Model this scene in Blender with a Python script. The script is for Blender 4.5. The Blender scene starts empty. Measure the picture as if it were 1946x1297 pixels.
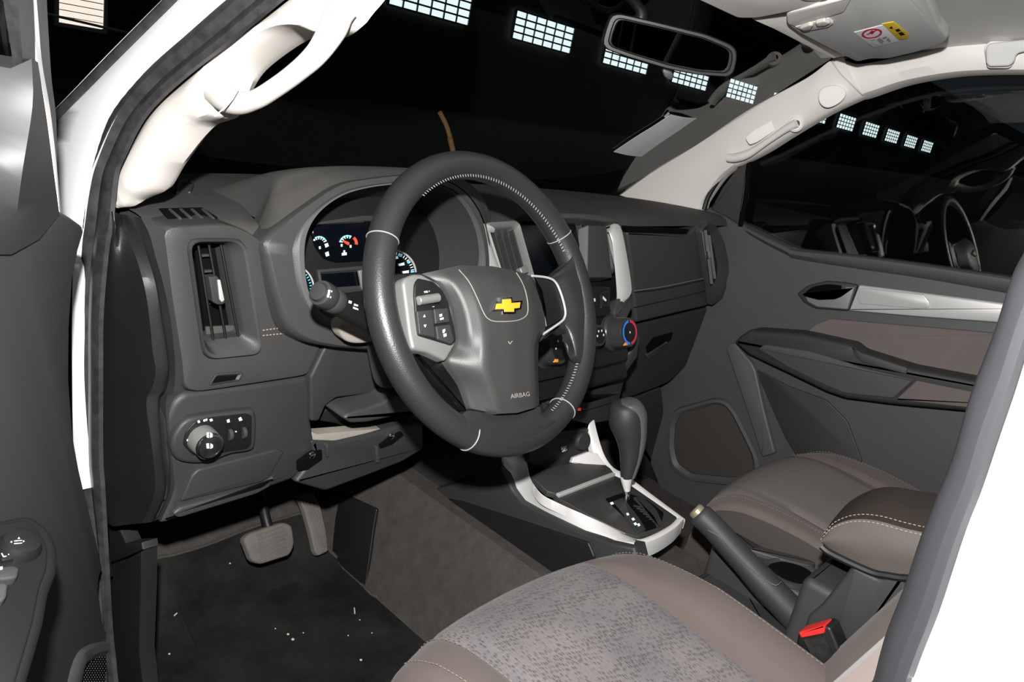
import bpy, bmesh, math, random
from mathutils import Vector as V, Matrix

random.seed(3)
W, H = 1946.0, 1297.0
SC = bpy.context.scene
COL = SC.collection

# ------------------------------------------------------------------ camera
CAM = V((-1.1031, -0.6497, 0.9724))
FPX = 1512.45
_yaw, _pit, _rol = 0.8757, -0.3153, 0.1965
_f = V((math.sin(_yaw) * math.cos(_pit), math.cos(_yaw) * math.cos(_pit), math.sin(_pit)))
_r0 = V((math.cos(_yaw), -math.sin(_yaw), 0))
_u0 = _r0.cross(_f)
CR = _r0 * math.cos(_rol) + _u0 * math.sin(_rol)
CU = -_r0 * math.sin(_rol) + _u0 * math.cos(_rol)
CF = _f
cam_data = bpy.data.cameras.new('camera')
cam = bpy.data.objects.new('camera', cam_data)
COL.objects.link(cam)
cam_data.sensor_width = 36.0
cam_data.lens = FPX * 36.0 / W
cam_data.clip_start = 0.01
M = Matrix((CR, CU, -CF)).transposed().to_4x4()
M.translation = CAM
cam.matrix_world = M
SC.camera = cam

# ------------------------------------------------------------------ world, flash, exposure
wd = bpy.data.worlds.new('world')
SC.world = wd
wd.use_nodes = True
wd.node_tree.nodes['Background'].inputs[0].default_value = (0.75, 0.85, 1.0, 1)
wd.node_tree.nodes['Background'].inputs[1].default_value = 0.012
fl = bpy.data.lights.new('camera_flash', 'SPOT')
fl.energy = 122.0
fl.spot_size = math.radians(125)
fl.spot_blend = 0.35
fl.shadow_soft_size = 0.014
fl.color = (1.0, 0.985, 0.96)
flo = bpy.data.objects.new('camera_flash', fl)
COL.objects.link(flo)
FM = Matrix((CR, CU, -CF)).transposed().to_4x4()
FM.translation = CAM + CU * 0.13 - CF * 0.03
flo.matrix_world = FM
SC.view_settings.view_transform = 'Standard'
SC.view_settings.look = 'None'
SC.view_settings.gamma = 1.0
SC.view_settings.use_curve_mapping = False
SC.view_settings.exposure = 0.0


# ------------------------------------------------------------------ geometry helpers
def ray(u, v):
    return CF + CR * ((u - W / 2) / FPX) - CU * ((v - H / 2) / FPX)


class Pl:
    """A plane in the car; pixel outlines measured in the photo are laid on it at its real distance."""
    def __init__(s, p, n):
        s.p = V(p)
        s.n = V(n).normalized()
        if s.n.dot(CAM - s.p) < 0:
            s.n = -s.n
        a = V((0, 0, 1)) if abs(s.n.z) < 0.9 else V((0, 1, 0))
        s.e1 = a.cross(s.n).normalized()
        s.e2 = s.n.cross(s.e1)

    def pt(s, u, v, d=0.0):
        q = s.p + s.n * d
        r = ray(u, v)
        return CAM + r * ((q - CAM).dot(s.n) / r.dot(s.n))

    def pts(s, L, d=0.0):
        return [s.pt(q[0], q[1], d + (q[2] if len(q) > 2 else 0.0)) for q in L]

    def d2(s, P):
        w = P - s.p
        return (w.dot(s.e1), w.dot(s.e2))

    def d3(s, q, h=0.0):
        return s.p + s.e1 * q[0] + s.e2 * q[1] + s.n * h

    def off(s, d):
        return Pl(s.p + s.n * d, s.n)


def PX(x): return Pl((x, 0, 0), (1, 0, 0))
def PY(y): return Pl((0, y, 0), (0, -1, 0))
def PZ(z): return Pl((0, 0, z), (0, 0, 1))


class Surf:
    """x = f(y, z) style surface met by a pixel ray (bisection)."""
    def __init__(s, g, t0=0.15, t1=6.0):
        s.g, s.t0, s.t1 = g, t0, t1

    def pt(s, u, v, d=0.0):
        r = ray(u, v)
        a, b = s.t0, s.t1
        ga = s.g(CAM + r * a) - d
        for _ in range(60):
            m = (a + b) / 2
            gm = s.g(CAM + r * m) - d
            if (gm > 0) == (ga > 0): a = m
            else: b = m
        return CAM + r * a

    def pts(s, L, d=0.0):
        return [s.pt(q[0], q[1], d + (q[2] if len(q) > 2 else 0.0)) for q in L]


def area2(p):
    return 0.5 * sum(p[i][0] * p[(i + 1) % len(p)][1] - p[(i + 1) % len(p)][0] * p[i][1] for i in range(len(p)))


def rnd(p, r, seg=4):
    """round the corners of a closed 2D outline"""
    if r <= 0: return [tuple(q) for q in p]
    n = len(p)
    out = []
    for i in range(n):
        a, b, c = V(p[i - 1]), V(p[i]), V(p[(i + 1) % n])
        d1, d2 = a - b, c - b
        l1, l2 = d1.length, d2.length
        if l1 < 1e-9 or l2 < 1e-9: continue
        k = min(r, l1 * 0.45, l2 * 0.45)
        s, e = b + d1 / l1 * k, b + d2 / l2 * k
        for j in range(seg + 1):
            t = j / seg
            q = s * (1 - t) ** 2 + b * 2 * t * (1 - t) + e * t * t
            out.append((q.x, q.y))
    return out


def inset(p, d):
    """move a closed ccw outline inwards by d"""
    n = len(p)
    out = []
    for i in range(n):
        a, b, c = V(p[i - 1]), V(p[i]), V(p[(i + 1) % n])
        d1, d2 = (b - a), (c - b)
        if d1.length < 1e-9: d1 = d2.copy()
        if d2.length < 1e-9: d2 = d1.copy()
        d1.normalize(); d2.normalize()
        n1, n2 = V((-d1.y, d1.x)), V((-d2.y, d2.x))
        m = n1 + n2
        if m.length < 1e-6: m = n1.copy()
        m.normalize()
        k = d / max(0.45, m.dot(n1))
        q = b + m * k
        out.append((q.x, q.y))
    return out


def cr(p0, p1, p2, p3, t):
    return 0.5 * ((2 * p1) + (p2 - p0) * t + (2 * p0 - 5 * p1 + 4 * p2 - p3) * t * t + (3 * p1 - p0 - 3 * p2 + p3) * t ** 3)


def crv(P, n, closed=False):
    """resample through points with a Catmull-Rom curve: n samples, even in arc length"""
    P = [V(p) for p in P]
    m = len(P)
    if m == 2 and not closed:
        return [P[0].lerp(P[1], i / (n - 1)) for i in range(n)]
    segs = m if closed else m - 1
    D = []
    for i in range(segs):
        if closed: a, b, c, d = P[i - 1], P[i], P[(i + 1) % m], P[(i + 2) % m]
        else:
            b, c = P[i], P[i + 1]
            a = P[i - 1] if i > 0 else b * 2 - c
            d = P[i + 2] if i + 2 < m else c * 2 - b
        for j in range(10): D.append(cr(a, b, c, d, j / 10))
    D.append(P[0].copy() if closed else P[-1].copy())
    return even(D, n, closed)


def even(D, n, closed=False):
    D = [V(p) for p in D]
    if closed and (D[0] - D[-1]).length > 1e-9: D.append(D[0].copy())
    L = [0.0]
    for i in range(1, len(D)): L.append(L[-1] + (D[i] - D[i - 1]).length)
    out = []
    k = 0
    cnt = n if closed else n - 1
    for i in range(n):
        s = L[-1] * i / cnt
        while k < len(L) - 2 and L[k + 1] < s: k += 1
        t = (s - L[k]) / max(1e-12, L[k + 1] - L[k])
        out.append(D[k].lerp(D[k + 1], min(1, max(0, t))))
    return out


def crk(P, n):
    """n samples through the points, evenly spaced by point index"""
    P = [V(p) for p in P]
    m = len(P)
    out = []
    for i in range(n):
        x = (m - 1) * i / (n - 1)
        k = min(int(x), m - 2)
        b, c = P[k], P[k + 1]
        a = P[k - 1] if k > 0 else b * 2 - c
        d = P[k + 2] if k + 2 < m else c * 2 - b
        out.append(cr(a, b, c, d, x - k))
    return out


WL = {}


def setp(o, label=None, cat=None, group=None, kind=None):
    if label: o['label'] = label
    if cat: o['category'] = cat
    if group: o['group'] = group
    if kind: o['kind'] = kind
    return o


def thing(name, loc, label, cat, group=None, kind=None):
    o = bpy.data.objects.new(name, None)
    o.empty_display_size = 0.05
    COL.objects.link(o)
    o.location = loc
    WL[o] = V(loc)
    return setp(o, label, cat, group, kind)


def mk(name, verts, faces, mat, parent=None, smooth=True, angle=38, label=None, mats=None, fmat=None):
    verts = [V(v) for v in verts]
    if parent is not None: org = WL[parent]
    else:
        n = len(verts)
        org = V((sum(v.x for v in verts) / n, sum(v.y for v in verts) / n, min(v.z for v in verts)))
    me = bpy.data.meshes.new(name)
    me.from_pydata([v - org for v in verts], [], faces)
    me.validate()
    bm = bmesh.new()
    bm.from_mesh(me)
    bmesh.ops.remove_doubles(bm, verts=bm.verts, dist=1e-6)
    bmesh.ops.recalc_face_normals(bm, faces=bm.faces)
    bm.to_mesh(me)
    bm.free()
    me.materials.append(mat)
    if smooth:
        me.shade_smooth()
        me.set_sharp_from_angle(angle=math.radians(angle))
    o = bpy.data.objects.new(name, me)
    COL.objects.link(o)
    if parent is not None: o.parent = parent
    else: o.location = org
    WL[o] = org
    if label: o['label'] = label
    return o


class Geo:
    def __init__(s): s.v, s.f = [], []

    def add(s, v, f):
        b = len(s.v)
        s.v += [V(q) for q in v]
        s.f += [tuple(i + b for i in g) for g in f]
        return s

    def grid(s, rows, closed=False, capa=False, capb=False):
        n = len(rows[0])
        v = [p for r in rows for p in r]
        f = []
        for i in range(len(rows) - 1):
            for j in range(n if closed else n - 1):
                k = (j + 1) % n
                f.append((i * n + j, i * n + k, (i + 1) * n + k, (i + 1) * n + j))
        if capa: f.append(tuple(range(n))[::-1])
        if capb: f.append(tuple((len(rows) - 1) * n + j for j in range(n)))
        return s.add(v, f)

    def mk(s, name, mat, parent=None, **k): return mk(name, s.v, s.f, mat, parent, **k)


def slab(name, pl, px, depth, mat, parent=None, r=0.0, bev=0.0015, d=0.0, dome=0.0, curve=0, geo=None, seg=4, **k):
    """a solid plate: outline measured on plane pl (offset d), rounded edge, thickness depth, optional domed face"""
    q = [pl.d2(P) for P in pl.pts(px, d)]
    if curve: q = [(p.x, p.y) for p in crv([(a, b, 0) for a, b in q], curve, True)]
    return slab2(name, pl, q, depth, mat, parent, r, bev, d, dome, geo, seg, **k)


def slab2(name, pl, q, depth, mat, parent=None, r=0.0, bev=0.0015, d=0.0, dome=0.0, geo=None, seg=4, **k):
    if area2(q) < 0: q = q[::-1]
    q = rnd(q, r, seg)
    g = geo or Geo()
    rows = [[pl.d3(p, d - depth) for p in q]]
    for a in (0, 30, 60, 90):
        t = math.radians(a)
        ins = bev * (1 - math.cos(t))
        rows.append([pl.d3(p, d - bev + bev * math.sin(t)) for p in (inset(q, ins) if ins > 0 else q)])
    last = inset(q, bev)
    if dome:
        cx = sum(p[0] for p in last) / len(last)
        cy = sum(p[1] for p in last) / len(last)
        for t in (0.85, 0.65, 0.4, 0.15):
            rows.append([pl.d3((cx + (p[0] - cx) * t, cy + (p[1] - cy) * t), d + dome * (1 - t * t)) for p in last])
    g.grid(rows, True, True, True)
    if geo is None: return g.mk(name, mat, parent, **k)


def ring(name, pl, po, pi, prof, mat, parent=None, d=0.0, n=64, ro=0.0, ri=0.0, curve=False, geo=None, **k):
    """a frame between an outer and an inner outline; prof = [(0..1 from outer to inner, height)]"""
    A = [pl.d2(P) for P in pl.pts(po, d)]
    B = [pl.d2(P) for P in pl.pts(pi, d)]
    return ring2(name, pl, A, B, prof, mat, parent, d, n, ro, ri, curve, geo, **k)


def ring2(name, pl, A, B, prof, mat, parent=None, d=0.0, n=64, ro=0.0, ri=0.0, curve=False, geo=None, **k):
    if curve:
        A = crv([(a, b, 0) for a, b in A], n, True)
        B = crv([(a, b, 0) for a, b in B], n, True)
    else:
        A = even([(a, b, 0) for a, b in rnd(A, ro, 5)], n, True)
        B = even([(a, b, 0) for a, b in rnd(B, ri, 5)], n, True)
    rows = []
    for t, h in prof:
        rows.append([pl.d3(((1 - t) * a.x + t * b.x, (1 - t) * a.y + t * b.y), d + h) for a, b in zip(A, B)])
    g = geo or Geo()
    g.grid(rows, True)
    if geo is None: return g.mk(name, mat, parent, **k)


def patch(name, rows, mat, parent=None, nu=8, nv=8, thick=0.0, lin_u=False, geo=None, tdir=None, **k):
    """smooth surface through a grid of 3D control points; thick gives it a body behind"""
    A = [[V(p) for p in r] for r in rows]
    m = max(len(r) for r in A)
    B = []
    for r in A:
        N = (m - 1) * nu + 1
        if len(r) == m:
            o = []
            for i in range(m - 1):
                b, c = r[i], r[i + 1]
                a = r[i - 1] if i > 0 else b * 2 - c
                d = r[i + 2] if i + 2 < m else c * 2 - b
                for j in range(nu):
                    o.append(cr(a, b, c, d, j / nu) if not lin_u else b.lerp(c, j / nu))
            o.append(r[-1])
        else: o = crv(r, N)
        B.append(o)
    N = len(B[0])
    R = []
    for i in range(len(B) - 1):
        for t in range(nv):
            x = []
            for j in range(N):
                b, c = B[i][j], B[i + 1][j]
                a = B[i - 1][j] if i > 0 else b * 2 - c
                d = B[i + 2][j] if i + 2 < len(B) else c * 2 - b
                x.append(cr(a, b, c, d, t / nv))
            R.append(x)
    R.append(B[-1])
    g = geo or Geo()
    if thick:
        n, m2 = len(R[0]), len(R)
        back = []
        for i in range(m2):
            x = []
            for j in range(n):
                if tdir is not None: nr = V(tdir).normalized()
                else:
                    a = R[min(i + 1, m2 - 1)][j] - R[max(i - 1, 0)][j]
                    b = R[i][min(j + 1, n - 1)] - R[i][max(j - 1, 0)]
                    nr = a.cross(b)
                    nr = nr.normalized() if nr.length > 1e-12 else V((0, 0, 1))
                    if nr.dot(R[i][j] - CAM) < 0: nr = -nr
                x.append(R[i][j] + nr * thick)
            back.append(x)
        g.grid(R)
        g.grid(back)
        g.grid([R[0], back[0]])
        g.grid([R[-1], back[-1]])
        g.grid([[r[0] for r in R], [r[0] for r in back]])
        g.grid([[r[-1] for r in R], [r[-1] for r in back]])
    else: g.grid(R)
    if geo is None: return g.mk(name, mat, parent, **k)


def frames(path, closed=False, up=None):
    n = len(path)
    T = []
    for i in range(n):
        a = path[(i + 1) % n] if closed or i < n - 1 else path[i]
        b = path[i - 1] if closed or i > 0 else path[i]
        T.append((a - b).normalized())
    if up is None:
        up = V((0, 0, 1)) if abs(T[0].z) < 0.85 else V((0, 1, 0))
    N = []
    u = V(up)
    for t in T:
        u = (u - t * u.dot(t))
        u = u.normalized() if u.length > 1e-6 else t.orthogonal().normalized()
        N.append(u.copy())
    return T, N


def tube(name, path, r, mat, parent=None, seg=12, closed=False, n=None, ry=None, up=None, geo=None, caps=True, **k):
    path = crv(path, n or max(2, len(path) * 5), closed)
    T, N = frames(path, closed, up)
    m = len(path)
    rows = []
    for i, p in enumerate(path):
        t = i / max(1, m - 1)
        def val(a):
            if not isinstance(a, (list, tuple)): return a
            x = t * (len(a) - 1)
            k0 = min(int(x), len(a) - 2)
            return a[k0] + (a[k0 + 1] - a[k0]) * (x - k0)
        ra = val(r)
        rb = val(ry) if ry is not None else ra
        b = T[i].cross(N[i])
        rows.append([p + N[i] * rb * math.sin(2 * math.pi * j / seg) + b * ra * math.cos(2 * math.pi * j / seg) for j in range(seg)])
    if closed: rows.append(rows[0])
    g = geo or Geo()
    g.grid(rows, True, caps and not closed, caps and not closed)
    if geo is None: return g.mk(name, mat, parent, **k)


def lathe(name, base, axis, prof, mat, parent=None, seg=28, geo=None, **k):
    """prof = [(radius, height along axis)]"""
    ax = V(axis).normalized()
    a = ax.orthogonal().normalized()
    b = ax.cross(a)
    base = V(base)
    rows = [[base + ax * h + (a * math.cos(2 * math.pi * j / seg) + b * math.sin(2 * math.pi * j / seg)) * max(r, 1e-5) for j in range(seg)] for r, h in prof]
    g = geo or Geo()
    g.grid(rows, True, prof[0][0] > 1e-4, prof[-1][0] > 1e-4)
    if geo is None: return g.mk(name, mat, parent, **k)


def box(name, lo, hi, mat, parent=None, bev=0.004, geo=None, **k):
    lo, hi = V(lo), V(hi)
    pl = Pl.__new__(Pl)
    pl.p = V(((lo.x + hi.x) / 2, (lo.y + hi.y) / 2, hi.z))
    pl.n, pl.e1, pl.e2 = V((0, 0, 1)), V((1, 0, 0)), V((0, 1, 0))
    a, b = (hi.x - lo.x) / 2, (hi.y - lo.y) / 2
    return slab2(name, pl, [(-a, -b), (a, -b), (a, b), (-a, b)], hi.z - lo.z, mat, parent, bev, bev, 0, 0, geo, **k)


def stitch(name, path, mat, parent, step=0.006, ln=0.0042, r=0.0006, lift=0.0, up=None, cross=None, label=None):
    """a row of sewn stitches along a path, joined into one part"""
    P = [V(p) for p in path]
    L = sum((P[i + 1] - P[i]).length for i in range(len(P) - 1))
    n = max(2, int(L / step))
    Q = even(P, n + 1)
    g = Geo()
    for i in range(n):
        t = (Q[i + 1] - Q[i])
        if t.length < 1e-7: continue
        t.normalize()
        toc = (CAM - Q[i]).normalized() if up is None else V(up)
        u = (toc - t * toc.dot(t)).normalized()
        b = t.cross(u)
        if cross: t, b = (t * 0.35 + b).normalized(), t
        c = Q[i] + u * lift
        h = t * ln / 2
        g.add([c - h + u * r * .2, c - h * .6 + b * r + u * r * .8, c - h * .6 - b * r + u * r * .8, c + h * .6 + b * r + u * r * .8, c + h * .6 - b * r + u * r * .8, c + h + u * r * .2, c - u * r],
              [(0, 2, 1), (1, 2, 4, 3), (3, 4, 5), (0, 1, 6), (1, 3, 6), (3, 5, 6), (5, 4, 6), (4, 2, 6), (2, 0, 6)])
    o = g.mk(name, mat, parent, smooth=False)
    o['kind'] = 'stuff'
    if label: o['label'] = label
    return o


def text(name, s, A, B, n, mat, parent, hk=1.0, lift=0.0004, depth=0.0003):
    """raised lettering from point A to point B on a face with normal n"""
    A, B, n = V(A), V(B), V(n).normalized()
    c = bpy.data.curves.new(name, 'FONT')
    c.body = s
    c.extrude = 0.02
    c.resolution_u = 3
    t = bpy.data.objects.new(name, c)
    COL.objects.link(t)
    dg = bpy.context.evaluated_depsgraph_get()
    me = bpy.data.meshes.new_from_object(t.evaluated_get(dg))
    bpy.data.objects.remove(t)
    xs = [v.co.x for v in me.vertices]
    x0, x1 = min(xs), max(xs)
    w = (B - A).length
    k = w / max(1e-6, x1 - x0)
    e1 = (B - A).normalized()
    e2 = n.cross(e1).normalized()
    vs = [A + e1 * ((v.co.x - x0) * k) + e2 * (v.co.y * k * hk) + n * (lift + v.co.z / 0.02 * depth) for v in me.vertices]
    fs = [tuple(p.vertices) for p in me.polygons]
    bpy.data.meshes.remove(me)
    return mk(name, vs, fs, mat, parent, smooth=False)


def text_on(name, o, s, a, b, mat, parent, hk=1.0, lift=.0005):
    """lettering that follows the surface of object o, baseline from pixel a to pixel b"""
    c = bpy.data.curves.new(name, 'FONT')
    c.body = s
    c.resolution_u = 3
    t = bpy.data.objects.new(name, c)
    COL.objects.link(t)
    me = bpy.data.meshes.new_from_object(t.evaluated_get(bpy.context.evaluated_depsgraph_get()))
    bpy.data.objects.remove(t)
    xs = [v.co.x for v in me.vertices]
    x0, x1 = min(xs), max(xs)
    k = 1.0 / (x1 - x0)
    d = V((b[0] - a[0], b[1] - a[1]))
    up = V((d.y, -d.x)) * hk
    vs = onmesh(o, [(a[0] + d.x * (v.co.x - x0) * k + up.x * v.co.y * k, a[1] + d.y * (v.co.x - x0) * k + up.y * v.co.y * k) for v in me.vertices], lift)
    fs = [tuple(p.vertices) for p in me.polygons]
    bpy.data.meshes.remove(me)
    return mk(name, vs, fs, mat, parent, smooth=False)


def shape(name, pl, polys, mat, parent, d=0.0006, t=0.0005, geo=None):
    """small printed marks: thin raised polygons given in pixels on plane pl"""
    g = Geo()
    for p in polys:
        q = [pl.d2(P) for P in pl.pts(p, d)]
        if area2(q) < 0: q = q[::-1]
        n = len(q)
        g.add([pl.d3(a, d) for a in q] + [pl.d3(a, d - t) for a in q],
              [tuple(range(n))] + [(i, (i + 1) % n, n + (i + 1) % n, n + i) for i in range(n)])
    return g.mk(name, mat, parent, smooth=False)


# ------------------------------------------------------------------ materials
def mat(name, col, rough=0.5, metal=0.0, noise=None, bump=None, coat=0.0, spec=0.5, emit=None, sheen=0.0, bump2=None):
    m = bpy.data.materials.new(name)
    m.use_nodes = True
    nt = m.node_tree
    b = nt.nodes['Principled BSDF']
    b.inputs['Base Color'].default_value = (*col, 1)
    b.inputs['Roughness'].default_value = rough
    b.inputs['Metallic'].default_value = metal
    b.inputs['Specular IOR Level'].default_value = spec
    b.inputs['Coat Weight'].default_value = coat
    b.inputs['Coat Roughness'].default_value = 0.08
    b.inputs['Sheen Weight'].default_value = sheen
    if emit:
        b.inputs['Emission Color'].default_value = (*emit[0], 1)
        b.inputs['Emission Strength'].default_value = emit[1]
    tc = nt.nodes.new('ShaderNodeTexCoord')
    if noise:   # (scale, second colour, amount[, detail])
        nz = nt.nodes.new('ShaderNodeTexNoise')
        nz.inputs['Scale'].default_value = noise[0]
        nz.inputs['Detail'].default_value = 6
        nz.inputs['Roughness'].default_value = 0.65
        nt.links.new(tc.outputs['Object'], nz.inputs['Vector'])
        rp = nt.nodes.new('ShaderNodeValToRGB')
        rp.color_ramp.elements[0].position = 0.5 - noise[2] * 0.5
        rp.color_ramp.elements[1].position = 0.5 + noise[2] * 0.5
        rp.color_ramp.elements[0].color = (*col, 1)
        rp.color_ramp.elements[1].color = (*noise[1], 1)
        nt.links.new(nz.outputs['Fac'], rp.inputs['Fac'])
        nt.links.new(rp.outputs['Color'], b.inputs['Base Color'])
    if bump:    # (scale, strength, kind, distance)
        if bump[2] == 'vor':
            tx = nt.nodes.new('ShaderNodeTexVoronoi')
            out = 'Distance'
        else:
            tx = nt.nodes.new('ShaderNodeTexNoise')
            tx.inputs['Detail'].default_value = 3
            out = 'Fac'
        tx.inputs['Scale'].default_value = bump[0]
        nt.links.new(tc.outputs['Object'], tx.inputs['Vector'])
        bp = nt.nodes.new('ShaderNodeBump')
        bp.inputs['Strength'].default_value = bump[1]
        bp.inputs['Distance'].default_value = bump[3]
        nt.links.new(tx.outputs[out], bp.inputs['Height'])
        nt.links.new(bp.outputs['Normal'], b.inputs['Normal'])
    return m


def glass_mat(name, tint=(0.93, 0.96, 0.95), ior=1.5):
    m = bpy.data.materials.new(name)
    m.use_nodes = True
    nt = m.node_tree
    nt.nodes.clear()
    o = nt.nodes.new('ShaderNodeOutputMaterial')
    mx = nt.nodes.new('ShaderNodeMixShader')
    fr = nt.nodes.new('ShaderNodeFresnel')
    ge = nt.nodes.new('ShaderNodeNewGeometry')
    mr = nt.nodes.new('ShaderNodeMapRange')
    mr.inputs['To Min'].default_value = ior
    mr.inputs['To Max'].default_value = 1.0 / ior
    nt.links.new(ge.outputs['Backfacing'], mr.inputs['Value'])
    nt.links.new(mr.outputs[0], fr.inputs['IOR'])
    tr = nt.nodes.new('ShaderNodeBsdfTransparent')
    tr.inputs['Color'].default_value = (*tint, 1)
    gl = nt.nodes.new('ShaderNodeBsdfGlossy')
    gl.inputs['Roughness'].default_value = 0.0
    nt.links.new(fr.outputs[0], mx.inputs[0])
    nt.links.new(tr.outputs[0], mx.inputs[1])
    nt.links.new(gl.outputs[0], mx.inputs[2])
    nt.links.new(mx.outputs[0], o.inputs['Surface'])
    return m


M_ = {}
M_['dash'] = mat('grained_charcoal_plastic', (0.038, 0.038, 0.039), 0.52, noise=(9, (0.046, 0.045, 0.044), .8), bump=(900, .25, 'vor', .0006))
M_['dashtop'] = mat('dusty_charcoal_pad', (0.040, 0.0385, 0.037), 0.8, noise=(14, (0.060, 0.057, 0.053), .6), bump=(700, .25, 'vor', .0006))
M_['lower'] = mat('dark_lower_plastic', (0.026, 0.026, 0.028), 0.55, noise=(8, (0.034, 0.033, 0.033), .8), bump=(900, .22, 'vor', .0006))
M_['cap'] = mat('dark_side_cap_plastic', (0.008, 0.008, 0.009), 0.5, bump=(900, .2, 'vor', .0005))
M_['black'] = mat('matt_black_plastic', (0.008, 0.008, 0.009), 0.45)
M_['gloss'] = mat('gloss_black_plastic', (0.010, 0.010, 0.011), 0.2, noise=(60, (0.026, 0.025, 0.023), .35))
M_['void'] = mat('recess_shade_black', (0.002, 0.002, 0.002), 0.9, spec=0.1)  # near-black colour stands in for the shade inside gaps and recesses
M_['sealgrey'] = mat('smooth_grey_seal_rubber', (0.016, 0.016, 0.018), 0.38)
M_['rail'] = mat('bright_satin_silver', (0.80, 0.79, 0.785), 0.38, metal=0.2)
M_['grillec'] = mat('brown_grey_speaker_cloth', (0.042, 0.037, 0.033), 0.9, bump=(900, .5, 'vor', .001))
M_['rib'] = mat('lit_rib_and_grip_plastic', (0.085, 0.085, 0.088), 0.5)  # lightened for the flash-lit door rib; also the grey lever grip side
M_['gate'] = mat('dusty_gate_plastic', (0.030, 0.029, 0.028), 0.3, noise=(60, (0.05, 0.047, 0.044), .5))
M_['piano'] = mat('piano_black_plastic', (0.004, 0.004, 0.0045), 0.12)
M_['lip'] = mat('light_hood_lip_plastic', (0.095, 0.095, 0.098), 0.5)
M_['knob'] = mat('satin_dark_knob', (0.045, 0.045, 0.047), 0.25, metal=.3)
M_['rubber'] = mat('dusty_black_rubber', (0.018, 0.018, 0.021), 0.45, noise=(60, (0.040, 0.040, 0.042), .35), bump=(120, .2, 'noise', .001))
M_['paint'] = mat('white_car_paint', (0.82, 0.82, 0.86), 0.3, coat=0.6)
M_['ivory'] = mat('ivory_trim_plastic', (0.60, 0.565, 0.525), 0.6, bump=(900, .1, 'vor', .0004))
M_['ivory2'] = mat('ivory_grey_trim_plastic', (0.78, 0.75, 0.71), 0.6)
M_['liner'] = mat('grey_headliner_cloth', (0.66, 0.65, 0.635), 0.95, noise=(30, (0.70, 0.69, 0.68), .9), bump=(1500, .3, 'noise', .0005))
M_['visor'] = mat('grey_visor_vinyl', (0.56, 0.56, 0.55), 0.8)
M_['silver'] = mat('satin_silver_trim', (0.56, 0.555, 0.55), 0.36, metal=0.3)
M_['silver2'] = mat('matt_silver_trim', (0.24, 0.238, 0.234), 0.45, metal=0.35)
M_['chrome'] = mat('chrome', (0.85, 0.85, 0.86), 0.08, metal=1.0)
M_['leather'] = mat('black_leather', (0.022, 0.022, 0.024), 0.40, bump=(620, .18, 'vor', .0006), spec=0.55)
M_['pad'] = mat('grained_airbag_plastic', (0.036, 0.036, 0.037), 0.47, noise=(25, (0.046, 0.044, 0.042), .6), bump=(1100, .2, 'vor', .0004))
M_['thread'] = mat('grey_thread', (0.30, 0.30, 0.30), 0.7)
M_['threadbrown'] = mat('tan_thread', (0.30, 0.225, 0.185), 0.8)
M_['gold'] = mat('gold_emblem', (0.85, 0.40, 0.03), 0.35, spec=.5)
M_['white'] = mat('white_print', (0.72, 0.74, 0.76), 0.6)
M_['greyprint'] = mat('grey_print', (0.30, 0.29, 0.28), 0.7)
M_['cyan'] = mat('backlit_cyan_marks', (0.1, 0.5, 0.6), 0.5, emit=((0.10, 0.65, 0.85), 0.45))
M_['glow'] = mat('backlit_white_marks', (0.6, 0.7, 0.75), 0.5, emit=((0.65, 0.85, 0.95), 0.5))
M_['red'] = mat('backlit_red_marks', (0.8, 0.05, 0.03), 0.5, emit=((1.0, 0.07, 0.03), 0.5))
M_['redplastic'] = mat('red_plastic', (0.75, 0.03, 0.025), 0.4)
M_['orange'] = mat('orange_marks', (0.85, 0.28, 0.02), 0.5)
M_['blue'] = mat('blue_marks', (0.03, 0.2, 0.75), 0.5)
M_['redprint'] = mat('red_marks', (0.6, 0.03, 0.06), 0.5)
M_['yellow'] = mat('yellow_label', (0.80, 0.55, 0.03), 0.6)
M_['paper'] = mat('white_paper', (0.74, 0.75, 0.80), 0.8)
M_['carpet'] = mat('grey_carpet', (0.092, 0.082, 0.076), 1.0, noise=(38, (0.056, 0.051, 0.048), .5), bump=(700, .8, 'noise', .003), spec=.05)
M_['mat'] = mat('black_floor_mat', (0.008, 0.0085, 0.010), 1.0, noise=(7, (0.026, 0.026, 0.025), .35), bump=(600, .6, 'noise', .002), spec=.05)
M_['pedal'] = mat('worn_grey_pedal_rubber', (0.15, 0.135, 0.125), 0.75, noise=(30, (0.10, 0.09, 0.085), .6))
M_['tan'] = mat('dusty_tan_foam', (0.34, 0.31, 0.27), 0.95, noise=(40, (0.25, 0.23, 0.20), .6))
M_['seat'] = mat('brown_grey_seat_cloth', (0.115, 0.091, 0.083), 0.95, noise=(10, (0.138, 0.113, 0.103), .6), bump=(1400, .35, 'noise', .0006), spec=.1, sheen=.1)
M_['seatside'] = mat('charcoal_seat_cloth', (0.060, 0.052, 0.050), 0.95, bump=(1400, .35, 'noise', .0006), spec=.1)
M_['brownleather'] = mat('dark_brown_leatherette', (0.040, 0.031, 0.026), 0.48, bump=(500, .2, 'vor', .0006))
M_['brownleather2'] = mat('brown_grey_leatherette', (0.085, 0.073, 0.066), 0.6, bump=(500, .2, 'vor', .0006))
M_['doorfabric'] = mat('taupe_door_cloth', (0.140, 0.118, 0.113), 0.9, noise=(25, (0.12, 0.10, 0.094), .6))
M_['door'] = mat('charcoal_door_plastic', (0.064, 0.065, 0.069), 0.55, bump=(900, .2, 'vor', .0006))
M_['sail'] = mat('charcoal_mirror_trim', (0.030, 0.030, 0.033), 0.55, bump=(2500, .12, 'noise', .0003))
M_['glass'] = glass_mat('clear_car_glass')
M_['hall'] = mat('dark_concrete', (0.03, 0.03, 0.032), 0.95, noise=(0.8, (0.02, 0.02, 0.02), .8))
M_['pane'] = mat('daylit_pane', (0.6, 0.7, 0.7), 0.5, emit=((0.83, 0.97, 1.0), 1.15))
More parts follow.
